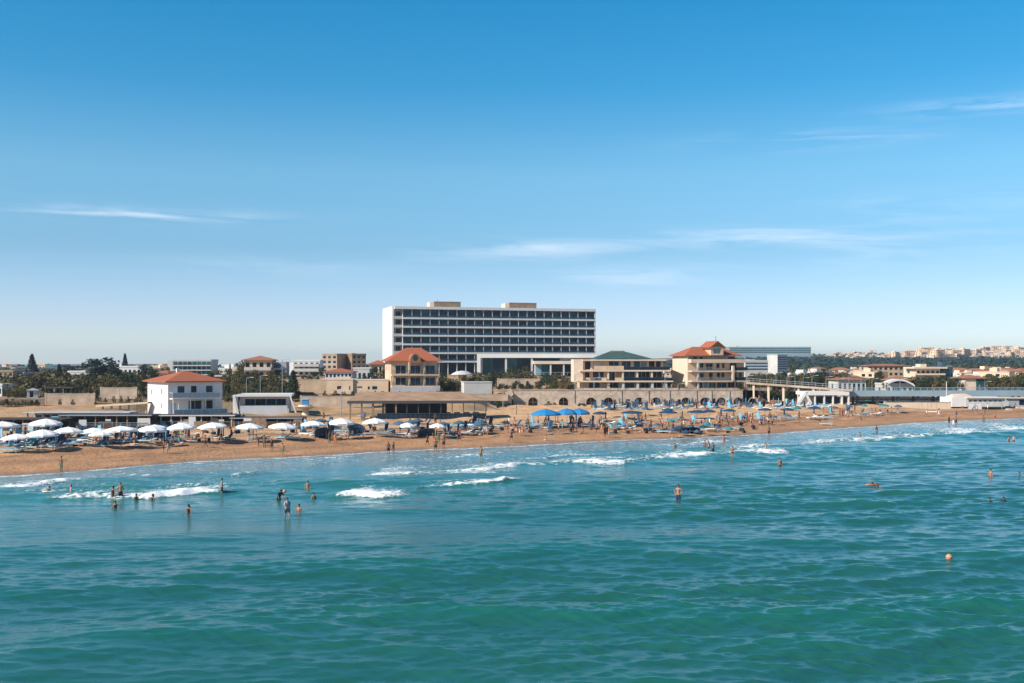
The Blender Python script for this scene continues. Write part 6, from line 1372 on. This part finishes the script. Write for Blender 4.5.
for i in range(130):   # the middle town between the trees and the wooded slope
    Y = random.uniform(430, 720); px = random.uniform(650, 1100) if Y > 600 else random.uniform(790, 1100)
    if 768 < px < 792 and Y < 620 or px < 745 and Y < 620 or 862 < px < 955 and Y < 470: continue
    p_, lb, hh_ = random.choice(TH); x = wx(px, Y); s_ = random.uniform(.6, .9)
    put(p_, (x, Y, tz(x, Y) - .3), R(random.uniform(-40, 50)), (s_, s_, s_ * .85), lb, 'house', 'houses of the town behind the beach', px)
for i in range(360):
    Y = random.uniform(1300, 1850); px = 812 + random.random() ** .9 * 290; p_, lb, hh_ = random.choice(TB if random.random() < .78 else TH); x = wx(px, Y)
    if px < 850 and random.random() < .5: continue
    k_ = random.uniform(.5, .9) * (.62 if px < 850 else .8 if px < 900 else 1); put(p_, (x, Y, tz(x, Y) - 1), R(random.uniform(-25, 45)), (k_ * .9, k_ * .9, k_ * .72), lb, 'apartment block' if hh_ >= 12 else 'house', 'apartment blocks on the far hill', px)
for i in range(34):    # distant roofs glimpsed on the left
    Y = random.uniform(340, 620); px = random.choice([random.uniform(-60, 150), random.uniform(205, 240), random.uniform(-40, 40)]); p_, lb, hh_ = random.choice([TH[1], TH[3], TH[5], TH[3], TH[2]]); x = wx(px, Y)
    put(p_, (x, Y, tz(x, Y) - .3), R(random.uniform(-30, 50)), (.9, .9, .45 if hh_ > 5 else .7), lb, 'house', 'houses behind the trees on the left', px)
# wooded slopes: one mass nobody could count
random.seed(3)
def wood(n_, pxr, Yr, size, name, mat, leafs=26, ls=.9):
    mb = MB()
    for i in range(n_):
        Y = random.uniform(*Yr); px = random.uniform(*pxr); x = wx(px, Y); s_ = random.uniform(*size); z = tz(x, Y) + s_ * .45
        leaves(mb, (x, Y, z), (s_, s_, s_ * .75), leafs, ls * s_ * .22, .75)
    o = mb.build(name, mat); tag(o, None, None, kind='stuff'); return o
wood(2600, (600, 1180), (900, 1390), (3.2, 5.5), 'woodland', lf_blue, 24, 1.3)  # darker, bluer foliage puts distance haze into the colour
wood(900, (640, 1180), (660, 900), (2.2, 4.2), 'scrub_woodland', lf_dark, 22, 1.2)
wood(560, (800, 1150), (1400, 1850), (3, 5), 'hilltop_woodland', lf_dark, 20, 1.3)
wood(520, (-80, 700), (420, 640), (2.0, 3.0), 'distant_hedgerow', lf_blue, 24, 1.2)
wood(1100, (-80, 150), (256, 420), (1.2, 2.2), 'garden_scrub', lf_olive, 26, 1)
wood(900, (750, 1120), (345, 640), (1.4, 2.6), 'town_garden_scrub', lf_olive, 22, 1)
# ------------------------------------------------------------------ lamp posts and poles
def mk_lamp():
    t = thing('street_lamp', None, None); MB().lathe([(.12, 0), (.07, .3), (.05, 1)], 8).build('pole', metal, t); return t
def pole(px, pyt, pyb, Y, lab, arm=True, mat=metal, cat='street lamp', name='street_lamp', r=.07):
    x = wx(px, Y); z0 = tz(x, Y); h = wz(pyt, Y) - z0; t = thing(name, lab, cat, (x, Y, z0), 0, 'lamp posts', px, place=True)
    MB().lathe([(r * 1.6, 0), (r * 1.2, .5), (r * .8, h)], 8).build('pole', mat, t)
    if arm: MB().bar((0, 0, h), (1.1, -.2, h + .15), .07).build('arm', mat, t); MB().box(.9, 1.6, -.32, -.08, h + .08, h + .2).build('lamp_head', greyl, t)
for px, pt, Y in ((282.3, 360, 240), (260.3, 376, 232), (246.5, 378, 234), (341, 391, 200), (503, 390, 240), (575, 375, 264.2), (594, 378, 264.2), (665, 378, 264.2), (678, 384, 264.2), (760, 372, 275), (776, 373, 276), (795, 374, 280), (812, 376, 282), (826, 377, 285), (849, 376, 285), (861, 378, 285), (872, 379, 285), (900, 379, 285), (746.5, 376, 268), (787, 377, 279), (803, 378, 281), (838, 379, 285), (888, 381, 285), (985, 382, 285), (958, 383, 285)): pole(px, pt, 0, Y, 'slender grey lamp post')
pole(946.5, 381.5, 0, 256.5, 'bare white flagpole rising by the long grey walkway', False, white, 'flagpole', 'flagpole', .09)
pole(516.5, 402, 0, 205, 'thin dark post on the sand right of the pavilion', False, dmetal, 'post', 'post', .05)
# shrubs' rocks at the foot of the slope right of the pavilion
def mk_rock(seed):
    random.seed(seed); bm = bmesh.new(); bmesh.ops.create_icosphere(bm, subdivisions=2, radius=1)
    for v in bm.verts: v.co *= random.uniform(.75, 1.15); v.co.z *= .6
    me = bpy.data.meshes.new('rock'); bm.to_mesh(me); bm.free(); me.materials.append(stone); o = bpy.data.objects.new('rock', me); C.objects.link(o); return proto(o)
RK = [mk_rock(1), mk_rock(2)]; random.seed(12)
for i in range(26):
    px = random.uniform(486, 516) if i < 14 else random.uniform(1003, 1024); x, y, z = ground(px, random.uniform(399, 405) if i < 14 else random.uniform(406, 412)); put(random.choice(RK), (x, y, z), random.uniform(0, 6), random.uniform(.4, 1.0), 'rough grey brown rock', 'rock', 'rocks at the beach edge', px)
# ------------------------------------------------------------------ finish: drop unused prototypes, make the labels single things out
for p in PROTOS:
    if not p['_used']:
        for c in list(p.children):
            for g in list(c.children): bpy.data.objects.remove(g)
            bpy.data.objects.remove(c)
        REG[:] = [r for r in REG if r[0] is not p]; bpy.data.objects.remove(p)
for o in bpy.data.objects:
    if '_used' in o: del o['_used']
ZN = [(45, 'at the far left edge'), (100, 'before the long concrete wall'), (148, 'left of the white house'), (190, 'below the white house'), (228, 'right below the white house'), (262, 'by the low white beach building'), (300, 'below the dark fir'), (330, 'near the blue lifeguard cabin'), (365, 'below the beige building'), (405, 'left before the dark pavilion'), (445, 'below the dark pavilion'), (485, 'at the right of the pavilion'), (532, 'left of the blue canopies'), (590, 'below the blue canopies'), (630, 'below the green roofed block'), (672, 'below the green roofed block end'), (700, 'below the turreted block'), (728, 'below the turret'), (752, 'right of the turreted block'), (776, 'below the sloping walkway'), (806, 'left of the beach club'), (850, 'at the pillared beach club'), (884, 'below the grey walkway start'), (918, 'below the middle grey walkway'), (952, 'left of the white pavilion'), (1006, 'at the white pavilion'), (9999, 'at the right edge')]
ZT = [(45, 'at the far left'), (100, 'above the long concrete wall'), (148, 'left of the white house'), (228, 'behind the white house'), (300, 'on the slope by the villa'), (385, 'behind the beige building'), (445, 'beside the arched gable block'), (500, 'left in the hotel garden'), (575, 'right in the hotel garden'), (672, 'by the green roofed block'), (750, 'by the turreted block'), (790, 'below the white tower'), (820, 'right of the white tower'), (850, 'behind the beach club'), (884, 'before the brown flats'), (915, 'before the arched roof house'), (955, 'before the jutting roofs'), (990, 'by the teal sided house'), (9999, 'at the right edge')]
ORD = ['leftmost', 'second from left', 'third from left', 'fourth from left', 'fifth from left', 'sixth from left', 'seventh from left', 'eighth from left', 'ninth from left', 'tenth from left', 'eleventh from left', 'twelfth from left', 'thirteenth from left', 'fourteenth from left', 'fifteenth from left', 'sixteenth from left', 'seventeenth from left', 'eighteenth from left', 'nineteenth from left', 'twentieth from left'] + [f'{t_} from left' for t_ in 'twenty-first twenty-second twenty-third twenty-fourth twenty-fifth twenty-sixth twenty-seventh twenty-eighth twenty-ninth thirtieth'.split()]
from collections import defaultdict
def grp(key):
    d = defaultdict(list)
    for r in REG:
        if r[0].get('label'): d[key(r[0])].append(r)
    return d
cur = defaultdict(list)
for r in REG:
    if r[3] and r[0].get('label'): cur[r[0]['label']].append(r)
for lb, rs in cur.items():
    if len(rs) < 2: continue
    for o, _, px, _p in rs:
        far = o.get('category') in ('tree', 'shrub', 'house', 'apartment block', 'street lamp'); 
        if 'far hill' in (o.get('group') or ''): zn = 'on the hill ' + next(n_ for lim, n_ in ((850, 'right of the long block'), (885, 'above the brown flats'), (915, 'above the arched roof house'), (955, 'above the jutting roofs'), (990, 'above the teal sided house'), (9999, 'at the right edge')) if px < lim)
        else: zn = next(n_ for lim, n_ in (ZT if far else ZN) if px < lim)
        o['label'] = f'{lb} {zn}'
fin = defaultdict(list)
for o in bpy.data.objects:
    if o.parent is None and o.get('label'): fin[o['label']].append(o)
for lb, os_ in fin.items():
    if len(os_) < 2: continue
    vis = [o for o in os_ if -5 < 512 + F * o.location.x / max(o.location.y, 1) < 1029]
    os_.sort(key=lambda o: o.location.x / o.location.y)
    for i, o in enumerate(os_): o['label'] = f'{lb}, {ORD[min(i, 29)]}'
    if len(os_) > 30: print('TOO MANY', lb, len(os_))
_l = [o['label'] for o in bpy.data.objects if o.get('category')]
from collections import Counter
print('DUPLABELS', [(k, v) for k, v in Counter(_l).items() if v > 1][:30], 'LONG', [x for x in _l if len(x.split()) > 16][:12])
